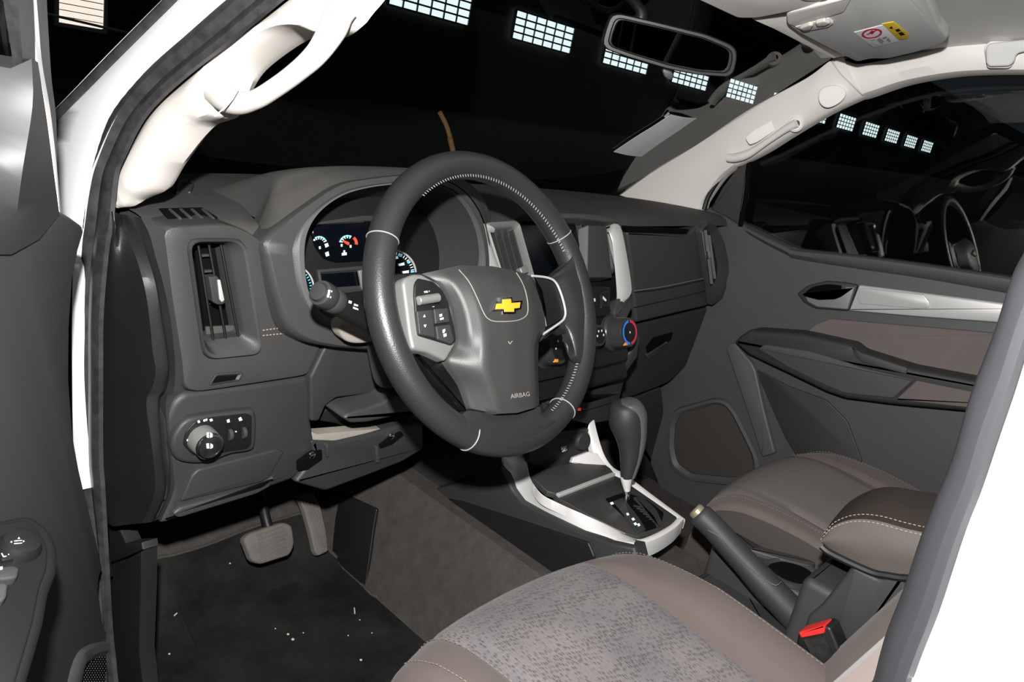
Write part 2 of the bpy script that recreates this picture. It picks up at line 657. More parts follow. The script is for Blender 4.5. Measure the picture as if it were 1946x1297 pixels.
M_['panewarm'] = mat('warm_daylit_slats', (0.7, 0.65, 0.55), 0.5, emit=((1.0, 0.90, 0.78), 0.95))
M_['muntin'] = mat('dark_window_bars', (0.25, 0.28, 0.27), 0.7, )
M_['post'] = mat('ochre_painted_post', (0.95, 0.55, 0.2), 0.8)
M_['mirror'] = mat('mirror_glass', (0.035, 0.035, 0.04), 0.02, metal=1.0)
M_['screen'] = mat('dark_glossy_screen', (0.002, 0.003, 0.005), 0.15, spec=.3)
M_['brass'] = mat('worn_brass_button', (0.42, 0.38, 0.24), 0.35, metal=0.6)
M_['straw'] = mat('dry_straw', (0.55, 0.50, 0.38), 0.9)


def seat_insert():
    m = mat('patterned_grey_seat_cloth', (0.10, 0.098, 0.105), 0.95, spec=.1, sheen=.1)
    nt = m.node_tree
    b = nt.nodes['Principled BSDF']
    tc = nt.nodes.new('ShaderNodeTexCoord')
    mp = nt.nodes.new('ShaderNodeMapping')
    mp.inputs['Scale'].default_value = (1.0, 0.42, 1.0)
    mp.inputs['Rotation'].default_value = (0, 0, 0.15)
    vo = nt.nodes.new('ShaderNodeTexVoronoi')
    vo.inputs['Scale'].default_value = 300
    vo.inputs['Randomness'].default_value = 0.55
    nz = nt.nodes.new('ShaderNodeTexNoise')
    nz.inputs['Scale'].default_value = 9
    nz.inputs['Detail'].default_value = 5
    rp = nt.nodes.new('ShaderNodeValToRGB')
    rp.color_ramp.elements[0].position, rp.color_ramp.elements[1].position = 0.15, 0.5
    rp.color_ramp.elements[0].color = (0.078, 0.070, 0.072, 1)
    rp.color_ramp.elements[1].color = (0.165, 0.156, 0.161, 1)
    r2 = nt.nodes.new('ShaderNodeValToRGB')
    r2.color_ramp.elements[0].position, r2.color_ramp.elements[1].position = 0.35, 0.75
    r2.color_ramp.elements[0].color = (0.85, 0.85, 0.87, 1)
    r2.color_ramp.elements[1].color = (1.35, 1.28, 1.2, 1)
    mu = nt.nodes.new('ShaderNodeMix')
    mu.data_type = 'RGBA'
    mu.blend_type = 'MULTIPLY'
    mu.inputs[0].default_value = 1.0
    L = nt.links.new
    L(tc.outputs['Object'], mp.inputs['Vector'])
    L(mp.outputs[0], vo.inputs['Vector'])
    L(tc.outputs['Object'], nz.inputs['Vector'])
    L(vo.outputs['Distance'], rp.inputs[0])
    L(nz.outputs['Fac'], r2.inputs[0])
    L(rp.outputs[0], mu.inputs[6])
    L(r2.outputs[0], mu.inputs[7])
    L(mu.outputs[2], b.inputs['Base Color'])
    bp = nt.nodes.new('ShaderNodeBump')
    bp.inputs['Strength'].default_value = .5
    bp.inputs['Distance'].default_value = .0012
    L(vo.outputs['Distance'], bp.inputs['Height'])
    L(bp.outputs[0], b.inputs['Normal'])
    return m


M_['insert'] = seat_insert()
# ================================================================== the hall outside
_wd = ray(2250, 424)
_wd.normalize()
_hallP = PY(22.0).pt(890, 50)
_hn = V((_wd.y, -_wd.x, 0)).normalized()
HW = Pl(_hallP, _hn)
HW.e1 = _wd.copy()
HW.e2 = (V((0, 0, 1)) - _wd * _wd.z).normalized()


def build_hall():
    ground = -0.62
    g = Geo()
    c = V((10, 8, ground))
    g.add([c + V((-40, -30, 0)), c + V((90, -30, 0)), c + V((90, 40, 0)), c + V((-40, 40, 0))], [(0, 1, 2, 3)])
    o = g.mk('floor', M_['hall'], smooth=False)
    setp(o, 'dark concrete floor of the hall around the car', None, None, 'structure')
    # far wall, with holes left where the windows are
    def s_of(u, v): return (HW.pt(u, v) - HW.p).dot(HW.e1)
    s1, s5 = s_of(890, 50), s_of(1432, 198)
    sp = (s5 - s1) / 4
    wdt = s_of(1083, 101) - s_of(973, 71)
    hgt = (HW.pt(975, 15) - HW.p).dot(HW.e2) - (HW.pt(975, 73) - HW.p).dot(HW.e2)
    wall = Geo()
    def quad(a0, a1, b0, b1, d=-0.25):
        wall.add([HW.d3((a0, b0), d), HW.d3((a1, b0), d), HW.d3((a1, b1), d), HW.d3((a0, b1), d)], [(0, 1, 2, 3)])
    N = 12
    xs = [s1 + i * sp - wdt for i in range(N)]
    quad(-40, 140, hgt, hgt + 5)
    quad(-40, 140, -6, 0)
    prev = -40
    for x in xs:
        quad(prev, x, 0, hgt)
        prev = x + wdt
    quad(prev, 140, 0, hgt)
    o = wall.mk('wall_back', M_['hall'], smooth=False)
    setp(o, 'dark far wall of the hall with a row of gridded windows', None, None, 'structure')
    pane = None
    words = ['first', 'second', 'third', 'fourth', 'fifth', 'sixth', 'seventh', 'eighth', 'ninth', 'tenth', 'eleventh', 'twelfth', 'thirteenth', 'fourteenth']
    for i, x in enumerate(xs):
        b = HW.d3((x + wdt / 2, 0))
        w = thing('window_%d' % (i + 3), b, 'bright gridded hall window, %s of the row counted from the left' % words[i], None, 'gridded windows of the hall', 'structure')
        fr = Geo()
        bars = 6
        rowsn = 4
        t = wdt * 0.008
        for k in range(bars + 1):
            a = x + wdt * k / bars
            slab2('', HW, [(a - t, 0), (a + t, 0), (a + t, hgt), (a - t, hgt)], .1, None, geo=fr, bev=.004)
        for k in range(rowsn + 1):
            a = hgt * k / rowsn
            slab2('', HW, [(x, a - t), (x + wdt, a - t), (x + wdt, a + t), (x, a + t)], .1, None, geo=fr, bev=.004)
        fr.mk('window_frame', M_['muntin'], w, smooth=False)
        if i < 5:
            for r in range(rowsn):
                for k in range(bars):
                    a0, a1 = x + wdt * k / bars + t, x + wdt * (k + 1) / bars - t
                    b0, b1 = hgt * r / rowsn + t, hgt * (r + 1) / rowsn - t
                    if pane is None:
                        pg = Geo()
                        slab2('', HW, [(a0, b0), (a1, b0), (a1, b1), (a0, b1)], .02, None, geo=pg, bev=.002, d=-.04)
                        pane = pg.mk('pane', M_['pane'], w, smooth=False)
                        pane0 = HW.d3((a0, b0)) - WL[w]
                    else:
                        q = pane.copy()
                        COL.objects.link(q)
                        q.parent = w
                        q.location = HW.d3((a0, b0)) - WL[w] - pane0
        else:
            pg = Geo()
            for r in range(rowsn):
                for k in range(bars):
                    a0, a1 = x + wdt * k / bars + t, x + wdt * (k + 1) / bars - t
                    b0, b1 = hgt * r / rowsn + t, hgt * (r + 1) / rowsn - t
                    pg.add([HW.d3((a0, b0), -.04), HW.d3((a1, b0), -.04), HW.d3((a1, b1), -.04), HW.d3((a0, b1), -.04)], [(0, 1, 2, 3)])
            o = pg.mk('pane', M_['pane'], w, smooth=False)
            o['kind'] = 'stuff'
    # low louvred opening seen between the door and the pillar
    P2 = PY(14.0)
    w = thing('window_17', P2.pt(155, 45), 'warm bright louvred opening seen above the open door hinge', None, None, 'structure')
    q = [P2.d2(p) for p in P2.pts([(112, 42), (196, 48), (198, -30), (112, -36)])]
    x0, x1 = min(a[0] for a in q), max(a[0] for a in q)
    y0, y1 = min(a[1] for a in q), max(a[1] for a in q)
    n = 7
    for k in range(n):
        a, b = y0 + (y1 - y0) * k / n, y0 + (y1 - y0) * (k + .86) / n
        slab2('slat', P2, [(x0, a), (x1, a), (x1, b), (x0, b)], .03, M_['panewarm'], w, bev=.004)
    ring2('window_frame', P2, [(x0 - .06, y0 - .06), (x1 + .06, y0 - .06), (x1 + .06, y1 + .06), (x0 - .06, y1 + .06)], [(x0, y0), (x1, y0), (x1, y1), (x0, y1)], [(0, -.06), (0, .02), (1, .02), (1, -.06)], M_['muntin'], w)
    q = P2.pts([(20, 10), (92, 27), (240, 62), (420, 104)], .3)
    t = thing('hand_rail', V((q[-1].x, q[-1].y, ground)), 'thin pale hand rail running below the warm louvred opening', 'rail')
    tube('rail_bar', q, .02, M_['muntin'], t, seg=8)
    for e in (q[0], q[-1]):
        tube('rail_post', [e, V((e.x, e.y, ground))], .03, M_['muntin'], t, seg=8, n=2)
    # ochre post ahead of the bonnet
    P3 = PY(2.3)
    t = thing('leaning_post', V((P3.pt(885, 420).x + .12, 2.3, ground)), 'thin ochre post leaning behind the top of the steering wheel', 'post')
    foot = P3.pt(885, 420)
    tube('lower_section', [V((foot.x + .12, foot.y, ground))] + P3.pts([(885, 420), (868, 320), (855, 262)]), .014, M_['post'], t, seg=10)
    tube('upper_section', P3.pts([(855, 260), (848, 238), (836, 214)]), .012, M_['post'], t, seg=10)


build_hall()

# ================================================================== body shell
def sp_(z): return 0.05 * math.log(1 + math.exp(min(40, (z - 0.74) / 0.05)))


def LS(x0): return Surf(lambda p: p.x - (-x0 + 0.30 * sp_(p.z)))


def RS(x0): return Surf(lambda p: p.x - (x0 - 0.30 * sp_(p.z)))


def band(name, outer, inner, prof, mat, parent, n=60, ax=V((1, 0, 0)), taper=0, **k):
    A, B = (crk(outer, n), crk(inner, n)) if len(outer) == len(inner) else (crv(outer, n), crv(inner, n))
    rows = []
    for t, h in prof:
        rows.append([a.lerp(b, t) + ax * (h * min(1.0, (n - 1 - i) / taper) if taper else h) for i, (a, b) in enumerate(zip(A, B))])
    g = Geo().grid(rows)
    return g.mk(name, mat, parent, **k)


SEAL_OUT = [(640, -170), (525, -60), (443, 0), (360, 72), (284, 140), (223, 219), (184, 309), (171, 360), (161, 428), (155, 480), (153, 600), (153, 720), (154, 865), (162, 930), (190, 1080), (197, 1200), (200, 1310)]
SEAL_IN = [(720, -150), (600, -45), (543, 0), (446, 79), (345, 158), (281, 223), (241, 299), (227, 338), (218, 424), (209, 480), (199, 600), (198, 720), (198, 865), (202, 930), (209, 1060), (217, 1200), (228, 1310)]
body = thing('car_body', (-.76, .3, 0.0), 'glossy white painted body frame around the driver door opening', 'car body')
ls = LS(.765)
outer = ls.pts([(560, -220), (430, -90), (336, 0), (260, 76), (180, 156), (108, 230), (106, 320), (106, 370), (120, 432), (149, 482), (149, 600), (149, 720), (153, 865), (161, 930)], -.002)
band('front_pillar', outer, ls.pts(SEAL_OUT[:-3]), [(0, .02), (0, .004), (.06, -.003), (.5, -.008), (.85, -.003), (1, 0)], M_['paint'], body)
slab('jamb_shade', PX(-.745), [(60, 425), (170, 425), (166, 700), (172, 940), (200, 1100), (120, 1100), (60, 900)], .01, M_['void'], body, bev=.001)  # black sheet standing in for the shade between door and pillar
tube('windscreen_moulding', LS(.772).pts([(345, -20), (324, 2), (220, 106), (150, 178), (107, 221)]), .0062, M_['rubber'], body, seg=10, n=40)
tube('moulding_highlight', LS(.776).pts([(335, -22), (311, 0), (206, 105), (140, 174), (104, 211)]), .0013, M_['ivory2'], body, seg=6, n=40)  # pale thread painting the highlight along the moulding's outer edge
so, si = LS(.752).pts(SEAL_OUT), LS(.752).pts(SEAL_IN)
band('door_seal', so, si, [(-.06, .008), (-.05, .002), (.05, -.009), (.22, -.015), (.40, -.014), (.52, -.007), (.57, -.004), (.64, -.008), (.85, -.010), (1.0, -.006), (1.0, -.001)], M_['rubber'], body, n=90, label='dusty black rubber seal')
# lower door jamb beside the driver's footwell
jx = PX(-.725)
slab('kick_panel', jx, [(205, 1085), (212, 1072), (240, 1063), (268, 1048), (268, 1110), (264, 1240), (274, 1330), (215, 1330), (208, 1200)], .02, M_['cap'], body, bev=.003)
slab('jamb_cover', jx, [(205, 950), (214, 980), (238, 1033), (268, 1032), (270, 1046), (211, 1071), (206, 1060)], .02, M_['cap'], body, bev=.003)
# centre pillar and its seal, close to the lens on the right
PIL_L = [(1975, 395), (1946, 472), (1919, 526), (1886, 630), (1840, 752), (1807, 868), (1778, 940), (1746, 1022), (1714, 1119), (1678, 1212), (1655, 1297), (1640, 1350)]
PIL_R = [(2020, 470), (1985, 575), (1950, 680), (1925, 760), (1899, 836), (1865, 939), (1840, 1005), (1821, 1061), (1785, 1173), (1757, 1245), (1738, 1297), (1722, 1350)]
bx = PX(-.705)
def pil(P, x):
    a, b = P[0], P[-1]
    return [a + V((.10, .045, .24)), a + V((.03, .02, .12))] + P + [b + V((0, -.02, -.12)), b + V((0, -.05, -.35)), b + V((0, -.07, -.62))]
band('centre_pillar_seal', pil(bx.pts(PIL_L), 0), pil(bx.pts(PIL_R), 0), [(-.02, .03), (0, .004), (.12, -.003), (.35, -.0065), (.6, -.008), (.85, -.006), (1, .004), (1.02, .03)], M_['sealgrey'], body, label='dark grey rubber seal on the pillar edge')
bx2 = PX(-.712)
band('centre_pillar', pil(bx2.pts(PIL_R), 0), pil(bx2.pts([(2150, 480), (2120, 590), (2100, 700), (2080, 800), (2060, 860), (2040, 960), (2030, 1050), (2020, 1100), (2000, 1200), (1990, 1270), (1980, 1310), (1970, 1360)]), 0), [(-.1, .02), (-.02, .003), (.06, -.004), (.3, -.010), (.9, -.012), (1.0, .02)], M_['paint'], body)

# ------------------------------------------------------------------ windscreen
def ws_z(y): return 0.735 + (0.62 - y) * 0.76
WS = Pl((0, .62, .735), (0, .76, 1))
if WS.n.y < 0: WS.n = -WS.n
g = Geo()
rows = []
for i in range(9):
    t = i / 8
    y = .66 - t * .66
    x = .74 - t * .17
    r = []
    for j in range(21):
        k = j / 20 * 2 - 1
        r.append(V((k * x, y - .035 * k * k + .01, ws_z(y))))
    rows.append(r)
g.grid(rows)
o = g.mk('window_1', M_['glass'])
setp(o, 'sloping clear windscreen above the dashboard', None, None, 'structure')

# ------------------------------------------------------------------ ivory pillar trims
lt = thing('front_pillar_trim', LS(.735).pt(240, 393), 'ivory front pillar trim with big grab handle beside the driver door seal', 'pillar trim')
ls2 = LS(.742)
to = ls2.pts([(720, -150), (600, -45), (543, 0), (496, 36), (446, 79), (396, 119), (345, 158), (309, 187), (281, 223), (259, 263), (241, 299), (227, 338), (220, 374), (219, 394)], .004)
ti = ls2.pts([(850, -165), (725, -60), (674, 0), (660, 16), (645, 36), (610, 62), (583, 56), (554, 54), (522, 64), (478, 94), (446, 124), (430, 152), (418, 185), (406, 216), (385, 226), (363, 234), (338, 259), (313, 291), (288, 324), (266, 360), (248, 378), (238, 392), (224, 396)], .012)
band('trim_panel', to, ti, [(-.03, .02), (0, .004), (.12, -.005), (.4, -.011), (.75, -.009), (.95, -.002), (1.0, .006), (.97, .03), (.7, .045)], M_['ivory'], lt, n=90, taper=8)
tube('grab_handle', ls2.pts([(655, 12), (644, 28), (632, 56), (602, 102), (563, 138), (522, 168), (487, 189), (456, 196), (432, 190), (412, 176)], .012), [.013, .0125, .0105, .0095, .0092, .0092, .0095, .0115, .0135, .014], M_['ivory'], lt, seg=16, n=60, up=V((1, 0, 0)))
tube('handle_seam', ls2.pts([(454, 160), (448, 178), (434, 198), (408, 221)], -.0045), .0007, M_['ivory2'], lt, seg=6)

rt = thing('front_pillar_trim', RS(.73).pt(1240, 385), 'pale front pillar trim with slim grab handle on the passenger side', 'pillar trim')
rs = RS(.725)
pu = rs.pts([(1160, 380), (1186, 361), (1246, 318), (1322, 273), (1401, 219), (1447, 191), (1534, 144), (1577, 112), (1590, 106), (1600, 98)], .0)
pw = rs.pts([(1300, 402), (1330, 402), (1338, 383), (1365, 342), (1390, 320), (1402, 314), (1447, 291), (1498, 259), (1570, 216), (1640, 183)], .0)
band('trim_panel', pu, pw, [(0, .05), (-.01, .012), (.04, .0), (.3, -.012), (.7, -.012), (.96, .0), (1, .012), (.98, .04)], M_['ivory2'], rt, n=70)
rp_ = RS(.712)
# grab handle: bar, recess, screw cover
tube('grab_handle', rp_.pts([(1384, 300), (1398, 300), (1425, 291), (1460, 268), (1492, 246), (1514, 234)], -.008), [.010, .011, .008, .007, .008, .010], M_['ivory2'], rt, seg=12, n=30)
slab('handle_recess', Pl(rp_.pt(1450, 245), rp_.pt(1450, 245) - CAM), [(1416, 262), (1432, 248), (1490, 216), (1496, 222), (1490, 236), (1440, 270), (1424, 276)], .004, M_['ivory2'], rt, r=.006, bev=.001, d=.012)
fp = Pl(rp_.pt(1512, 235), CAM - rp_.pt(1512, 235))
lathe('screw_cover', fp.pt(1512, 236, -.006), fp.n, [(.017, 0), (.017, .010), (.013, .013), (.009, .012), (.009, .0)], M_['ivory2'], rt)
lathe('screw', fp.pt(1512, 236, -.002), fp.n, [(.0085, 0), (.0085, .008), (.004, .009), (0, .009)], M_['black'], rt)
fp = Pl(rp_.pt(1583, 176), CAM - rp_.pt(1583, 176))
slab('badge_button', fp, [(1556, 178), (1566, 166), (1590, 162), (1606, 170), (1606, 184), (1592, 198), (1572, 205), (1558, 196)], .012, M_['ivory2'], rt, curve=40, bev=.002, d=.016)
tube('trim_seam', rp_.pts([(1582, 116), (1596, 138), (1618, 160), (1640, 180)], -.002), .0015, M_['ivory'], rt, seg=6)

# roof rail trim above the passenger window
rr = thing('roof_rail_trim', RS(.70).pt(1760, 150), 'pale curved roof rail trim above the passenger window', 'roof trim')
ru = rs.pts([(1585, 108), (1626, 121), (1685, 112), (1755, 96), (1800, 78), (1860, 76), (1960, 68), (2060, 60)], .004)
rl = rs.pts([(1632, 186), (1650, 180), (1714, 158), (1786, 144), (1857, 138), (1960, 137), (2060, 140), (2100, 142)], .004)
band('trim_panel', ru, rl, [(-.05, .05), (0, .006), (.2, -.004), (.6, -.010), (.93, -.002), (1, .012), (.98, .05)], M_['ivory2'], rr)
hp = Pl(rp_.pt(1900, 105), CAM - rp_.pt(1900, 105))
ah = thing('assist_handle', hp.pt(1900, 110), 'pale folded assist handle on the roof rail above the passenger window', 'grab handle')
slab('handle_grip', hp, [(1873, 92), (1880, 82), (1960, 74), (2040, 70), (2040, 92), (1950, 98), (1932, 102), (1928, 118), (1918, 126), (1880, 127), (1874, 120)], .022, M_['visor'], ah, r=.006, bev=.004, d=.03)
slab('handle_mount', hp, [(1870, 90), (1880, 78), (1925, 78), (1932, 110), (1920, 130), (1876, 130)], .02, M_['ivory2'], ah, r=.006, bev=.003, d=.012)

# ------------------------------------------------------------------ headliner, overhead console, visor
g = Geo()
rows = []
for i in range(13):
    y = .10 - i * .1
    r = []
    for j in range(17):
        x = -.60 + j * .075
        e = abs(x) / .6
        r.append(V((x, y, min(1.165 + .20 * (.06 - y), 1.26) - .030 * e ** 4)))
    rows.append(r)
g.grid(rows)
back = [[p + V((0, 0, .03)) for p in r] for r in rows]
g.grid(back)
o = g.mk('ceiling', M_['liner'])
setp(o, 'pale grey cloth headliner of the car', None, None, 'structure')

VP = Pl((.37, -.02, 1.128), (-.12, -.22, -1))
vz = thing('sun_visor', VP.pt(1620, 60), 'grey passenger sun visor with yellow and white warning label', 'sun visor')
slab('visor_board', VP, [(1494, 30), (1500, 24), (1606, -2), (1680, -60), (1760, -8), (1786, 50), (1804, 72), (1796, 82), (1750, 98), (1685, 113), (1656, 112), (1628, 119), (1606, 108), (1520, 65), (1494, 47)], .016, M_['visor'], vz, r=.012, bev=.005)
slab('hinge_block', VP, [(1494, 30), (1500, 24), (1606, -2), (1622, -6), (1604, 24), (1560, 38), (1512, 52), (1496, 46)], .014, M_['ivory2'], vz, r=.006, bev=.003, d=.003)
slab('clip_pocket', VP, [(1510, 52), (1562, 38), (1574, 38), (1584, 45), (1574, 52), (1530, 60)], .006, M_['ivory2'], vz, r=.003, bev=.001, d=.0045)
slab('clip', VP, [(1519, 55), (1538, 48), (1546, 49), (1540, 57), (1527, 60)], .006, M_['ivory'], vz, r=.003, bev=.002, d=.010)
slab('clip', VP, [(1549, 45), (1566, 41), (1578, 45), (1568, 50), (1552, 51)], .006, M_['ivory'], vz, r=.003, bev=.002, d=.010)
lab = slab('warning_label', VP, [(1623, 62), (1681, 47), (1711, 78), (1661, 91)], .0012, M_['paper'], vz, bev=.0003, d=.0012, label='white label with red no child seat sign')
slab('yellow_label', VP, [(1676, 46), (1698, 42), (1728, 66), (1724, 74), (1708, 77)], .0012, M_['yellow'], vz, bev=.0003, d=.0014, label='yellow warning strip')
# printed prohibition sign and lines
cx, cy = VP.d2(VP.pt(1657, 62))
ax_ = VP.d2(VP.pt(1676, 57)); bx_ = VP.d2(VP.pt(1663, 70))
ea, eb = (ax_[0] - cx, ax_[1] - cy), (bx_[0] - cx, bx_[1] - cy)
def ell(k, n=24): return [(cx + k * (ea[0] * math.cos(2 * math.pi * i / n) + eb[0] * math.sin(2 * math.pi * i / n)), cy + k * (ea[1] * math.cos(2 * math.pi * i / n) + eb[1] * math.sin(2 * math.pi * i / n))) for i in range(n)]
ring2('prohibition_sign', VP, ell(1), ell(.78), [(0, .0), (0, .0005), (1, .0005), (1, 0)], M_['redprint'], vz, d=.0013, n=24, smooth=False)
shape('sign_mark', VP, [[(1646, 66), (1650, 66), (1669, 57), (1665, 57)], [(1652, 62), (1657, 58), (1663, 60), (1657, 66)]], M_['redprint'], vz, d=.0018)
shape('label_print', VP, [[(1666, 76), (1672, 72), (1680, 78), (1676, 84)], [(1676, 72), (1684, 69), (1686, 72), (1679, 75)], [(1684, 76), (1688, 72), (1693, 78), (1690, 81)], [(1656, 76), (1664, 74), (1664, 75), (1657, 78)], [(1660, 82), (1672, 86), (1672, 87), (1660, 83)]], M_['greyprint'], vz, d=.0018)
shape('warning_mark', VP, [[(1690, 54), (1694, 50), (1697, 55)], [(1701, 57), (1708, 55), (1712, 59), (1705, 61)], [(1707, 63), (1714, 61), (1720, 66), (1712, 68)]], M_['black'], vz, d=.002)

HP2 = Pl((.2, .07, 1.118), (-.1, -.35, -1))
oc = thing('overhead_console', HP2.pt(1400, 15), 'pale overhead console at the roof front beside the mirror', 'overhead console')
slab('console_body', HP2, [(1322, 0), (1400, 36), (1438, 36), (1494, 25), (1610, -3), (1640, -60), (1350, -60), (1290, -20)], .02, M_['liner2'] if 'liner2' in M_ else M_['ivory2'], oc, r=.008, bev=.006, d=.004)
slab('map_lamp', HP2, [(1515, -3), (1530, 3), (1566, 3), (1590, -6), (1580, -20), (1520, -18)], .012, M_['visor'], oc, r=.006, bev=.003, d=.009)
o = slab('trim_1', RSH := Pl((.35, .06, 1.12), (-.05, -.6, -1)), [(1430, 38), (1494, 27), (1500, 50), (1530, 70), (1600, 108), (1582, 112), (1560, 102), (1470, 56)], .01, M_['ivory2'], bev=.003)
setp(o, 'pale roof front edge strip between windscreen and sun visor', None, None, 'structure')

# ------------------------------------------------------------------ rear view mirror
MP = Pl((.02, .09, 1.065), CAM - V((.02, .09, 1.065)) + V((.25, -.05, -.05)))
rv = thing('rear_view_mirror', MP.pt(1270, 140), 'black rear view mirror hanging at the top of the windscreen', 'mirror')
mo = [(1160, 28), (1176, 25), (1250, 42), (1340, 64), (1388, 84), (1400, 94), (1400, 110), (1394, 140), (1384, 147), (1330, 143), (1270, 132), (1190, 108), (1150, 93), (1143, 82), (1150, 55)]
mi = [(1170, 38), (1180, 35), (1250, 51), (1338, 73), (1380, 91), (1390, 99), (1390, 112), (1386, 130), (1378, 138), (1330, 135), (1272, 123), (1196, 100), (1162, 88), (1157, 80), (1162, 58)]
ring('mirror_housing', MP, mo, mi, [(.3, -.03), (0, -.012), (0, 0), (.25, .003), (.8, .003), (1, 0), (1, -.004)], M_['black'], rv, ro=.01, ri=.008, n=80)
ring('glass_edge', MP, mi, [(u + (1272 - u) * .035, v + (88 - v) * .06) for u, v in mi], [(0, .001), (.5, .0015), (1, 0)], M_['rubber'], rv, ro=.008, ri=.008, n=80)
slab('mirror_glass', MP, mi, .006, M_['mirror'], rv, r=.008, bev=.0004, d=-.0005, smooth=False)
slab('housing_back', MP, mo, .02, M_['black'], rv, r=.01, bev=.004, d=-.008)
tube('mount_stem', [MP.pt(1215, 48, -.025), MP.pt(1218, 22, -.03), MP.pt(1195, -10, -.05), MP.pt(1180, -40, -.07)], [.010, .008, .009, .014], M_['black'], rv, seg=12)
slab('dip_lever', MP, [(1258, 134), (1262, 130), (1278, 136), (1282, 146), (1274, 154), (1262, 146)], .01, M_['rubber'], rv, r=.004, bev=.002, d=.002)

# paper sheet stuck inside the windscreen
PW = Pl((0, .62 - .012, .735), (0, .76, 1))
pa = thing('paper_sheet', PW.pt(1240, 262), 'blank white paper sheet stuck low on the passenger side of the windscreen', 'paper')
A = [PW.pt(1166, 289), PW.pt(1206, 262), PW.pt(1240, 241), PW.pt(1266, 224), PW.pt(1275, 218)]
B = [PW.pt(1219, 298), PW.pt(1255, 272), PW.pt(1285, 252), PW.pt(1308, 236), PW.pt(1324, 225)]
patch('sheet', [A, [a.lerp(b, .5) + V((0, -.002, -.002)) for a, b in zip(A, B)], B], M_['paper'], pa, nu=5, nv=4, thick=.0006)
slab('tape_strip', PW, [(1262, 222), (1270, 214), (1273, 216), (1266, 226)], .0006, M_['white'], pa, bev=.0001, d=-.001)

# ================================================================== driver door (open)
DP = Pl((-.713, .248, .6), (.788, -.616, 0))
dd = thing('driver_door', (-.86, .16, .12), 'open driver door with charcoal trim and window switches', 'car door')
slab('door_panel', DP, [(-90, 462), (0, 464), (38, 460), (78, 430), (112, 398), (136, 412), (158, 428), (161, 442), (150, 480), (140, 530), (134, 620), (133, 720), (141, 830), (152, 890), (167, 955), (186, 1032), (196, 1080), (190, 1096), (188, 1120), (196, 1180), (211, 1218), (220, 1262), (224, 1340), (-90, 1340)], .05, M_['sail'], dd, bev=.005)
# mirror sail panel, two facets
L0 = DP.pts([(20, 130), (5, 230), (-15, 330), (-40, 484), ], .008)
L1 = DP.pts([(60, 112), (62, 200), (42, 330), (22, 484)], .022)
L2 = DP.pts([(72, 118), (88, 220), (100, 310), (113, 408)], .004)
L15 = DP.pts([(67, 115), (74, 205), (72, 325), (75, 455)], .012)
for q_, px_, d_ in ((L0, (-40, 484), .001), (L1, (22, 484), .002), (L2, (113, 408), .0005), (L15, (75, 455), .0015)): q_[-1] = DP.pt(*px_, d_)
g = Geo()
g.grid([crv(L0, 16), crv(L1, 16)])
g.grid([crv(L1, 16), crv(L15, 16), crv(L2, 16)])
bk = [[p - DP.n * .04 for p in crv(L0, 16)], [p - DP.n * .04 for p in crv(L2, 16)]]
g.grid([crv(L0, 16), bk[0]]); g.grid([crv(L2, 16), bk[1]])
g.grid(bk)
g.add([L0[0], L1[0], L15[0], L2[0], L2[0] - DP.n * .04, L0[0] - DP.n * .04], [(0, 1, 2, 3, 4, 5)])
g.mk('mirror_trim_cover', M_['sail'], dd, angle=25)
g = Geo()
g.grid([DP.pts([(2, -30), (10, 30), (22, 100), (24, 138)], .004), DP.pts([(30, -30), (36, 30), (42, 100), (40, 150)], .014), DP.pts([(62, -30), (66, 60), (66, 108), (50, 150)], .004), DP.pts([(62, -30), (66, 60), (66, 108), (50, 150)], -.03), DP.pts([(2, -30), (10, 30), (22, 100), (24, 138)], -.03)], )
g.mk('window_seal', M_['rubber'], dd)
band('frame_edge', DP.pts([(58, -20), (63, 40), (72, 120), (86, 200), (98, 280), (108, 350), (114, 410)], -.004), DP.pts([(68, -20), (73, 40), (80, 120), (94, 200), (103, 270), (111, 350), (117, 410)], -.006), [(0, -.01), (0, 0), (1, 0), (1, -.01)], M_['paint'], dd, n=20)
band('frame_return', DP.pts([(67, -20), (72, 40), (80, 120), (93, 200), (102, 260), (108, 330)], -.01), DP.pts([(88, -20), (92, 60), (98, 150), (106, 215), (108, 270), (109, 330)], -.016), [(0, -.01), (0, 0), (1, 0), (1, -.01)], M_['rubber'], dd, n=20)
slab('door_glass', DP, [(-90, -60), (8, -60), (24, 110), (0, 240), (-60, 470), (-90, 470)], .004, M_['glass'], dd, bev=.0005, d=-.02, smooth=False)
# armrest pod with the switches
AP = Pl(DP.pt(36, 1060, .03), (.25, -.25, .93))
slab('armrest', AP, [(-80, 980), (0, 986), (40, 977), (62, 978), (84, 993), (104, 1015), (113, 1044), (112, 1080), (96, 1120), (86, 1180), (66, 1250), (36, 1350), (-80, 1350)], .035, M_['cap'], dd, r=.006, bev=.006)
slab('switch_plate', AP, [(-80, 992), (0, 997), (38, 988), (56, 990), (72, 1004), (86, 1026), (92, 1048), (90, 1080), (76, 1116), (64, 1180), (44, 1250), (14, 1350), (-80, 1350)], .004, M_['black'], dd, r=.006, bev=.002, d=.002)
AP = AP.off(.002)
mk_n = lathe('mirror_knob', AP.pt(36, 1042), AP.n, [(.0150, -.001), (.0150, .002), (.0135, .006), (.0125, .0085), (.009, .0095), (0, .0095)], M_['black'], dd, seg=32)
kt = AP.off(.0098)
shape('knob_mark', kt, [[(34, 1024), (36, 1021), (38, 1024)], [(20, 1030), (23, 1028.5), (23, 1031.5)], [(47, 1029), (44, 1027.5), (44, 1030.5)], [(27, 1028), (42, 1027), (42, 1027.6), (27, 1028.8)], [(27, 1033), (42, 1032), (42, 1032.6), (27, 1033.8)]], M_['white'], dd)
slab('side_selector', AP, [(2, 1056), (36, 1050), (38, 1060), (4, 1066)], .004, M_['black'], dd, bev=.001, d=.003)
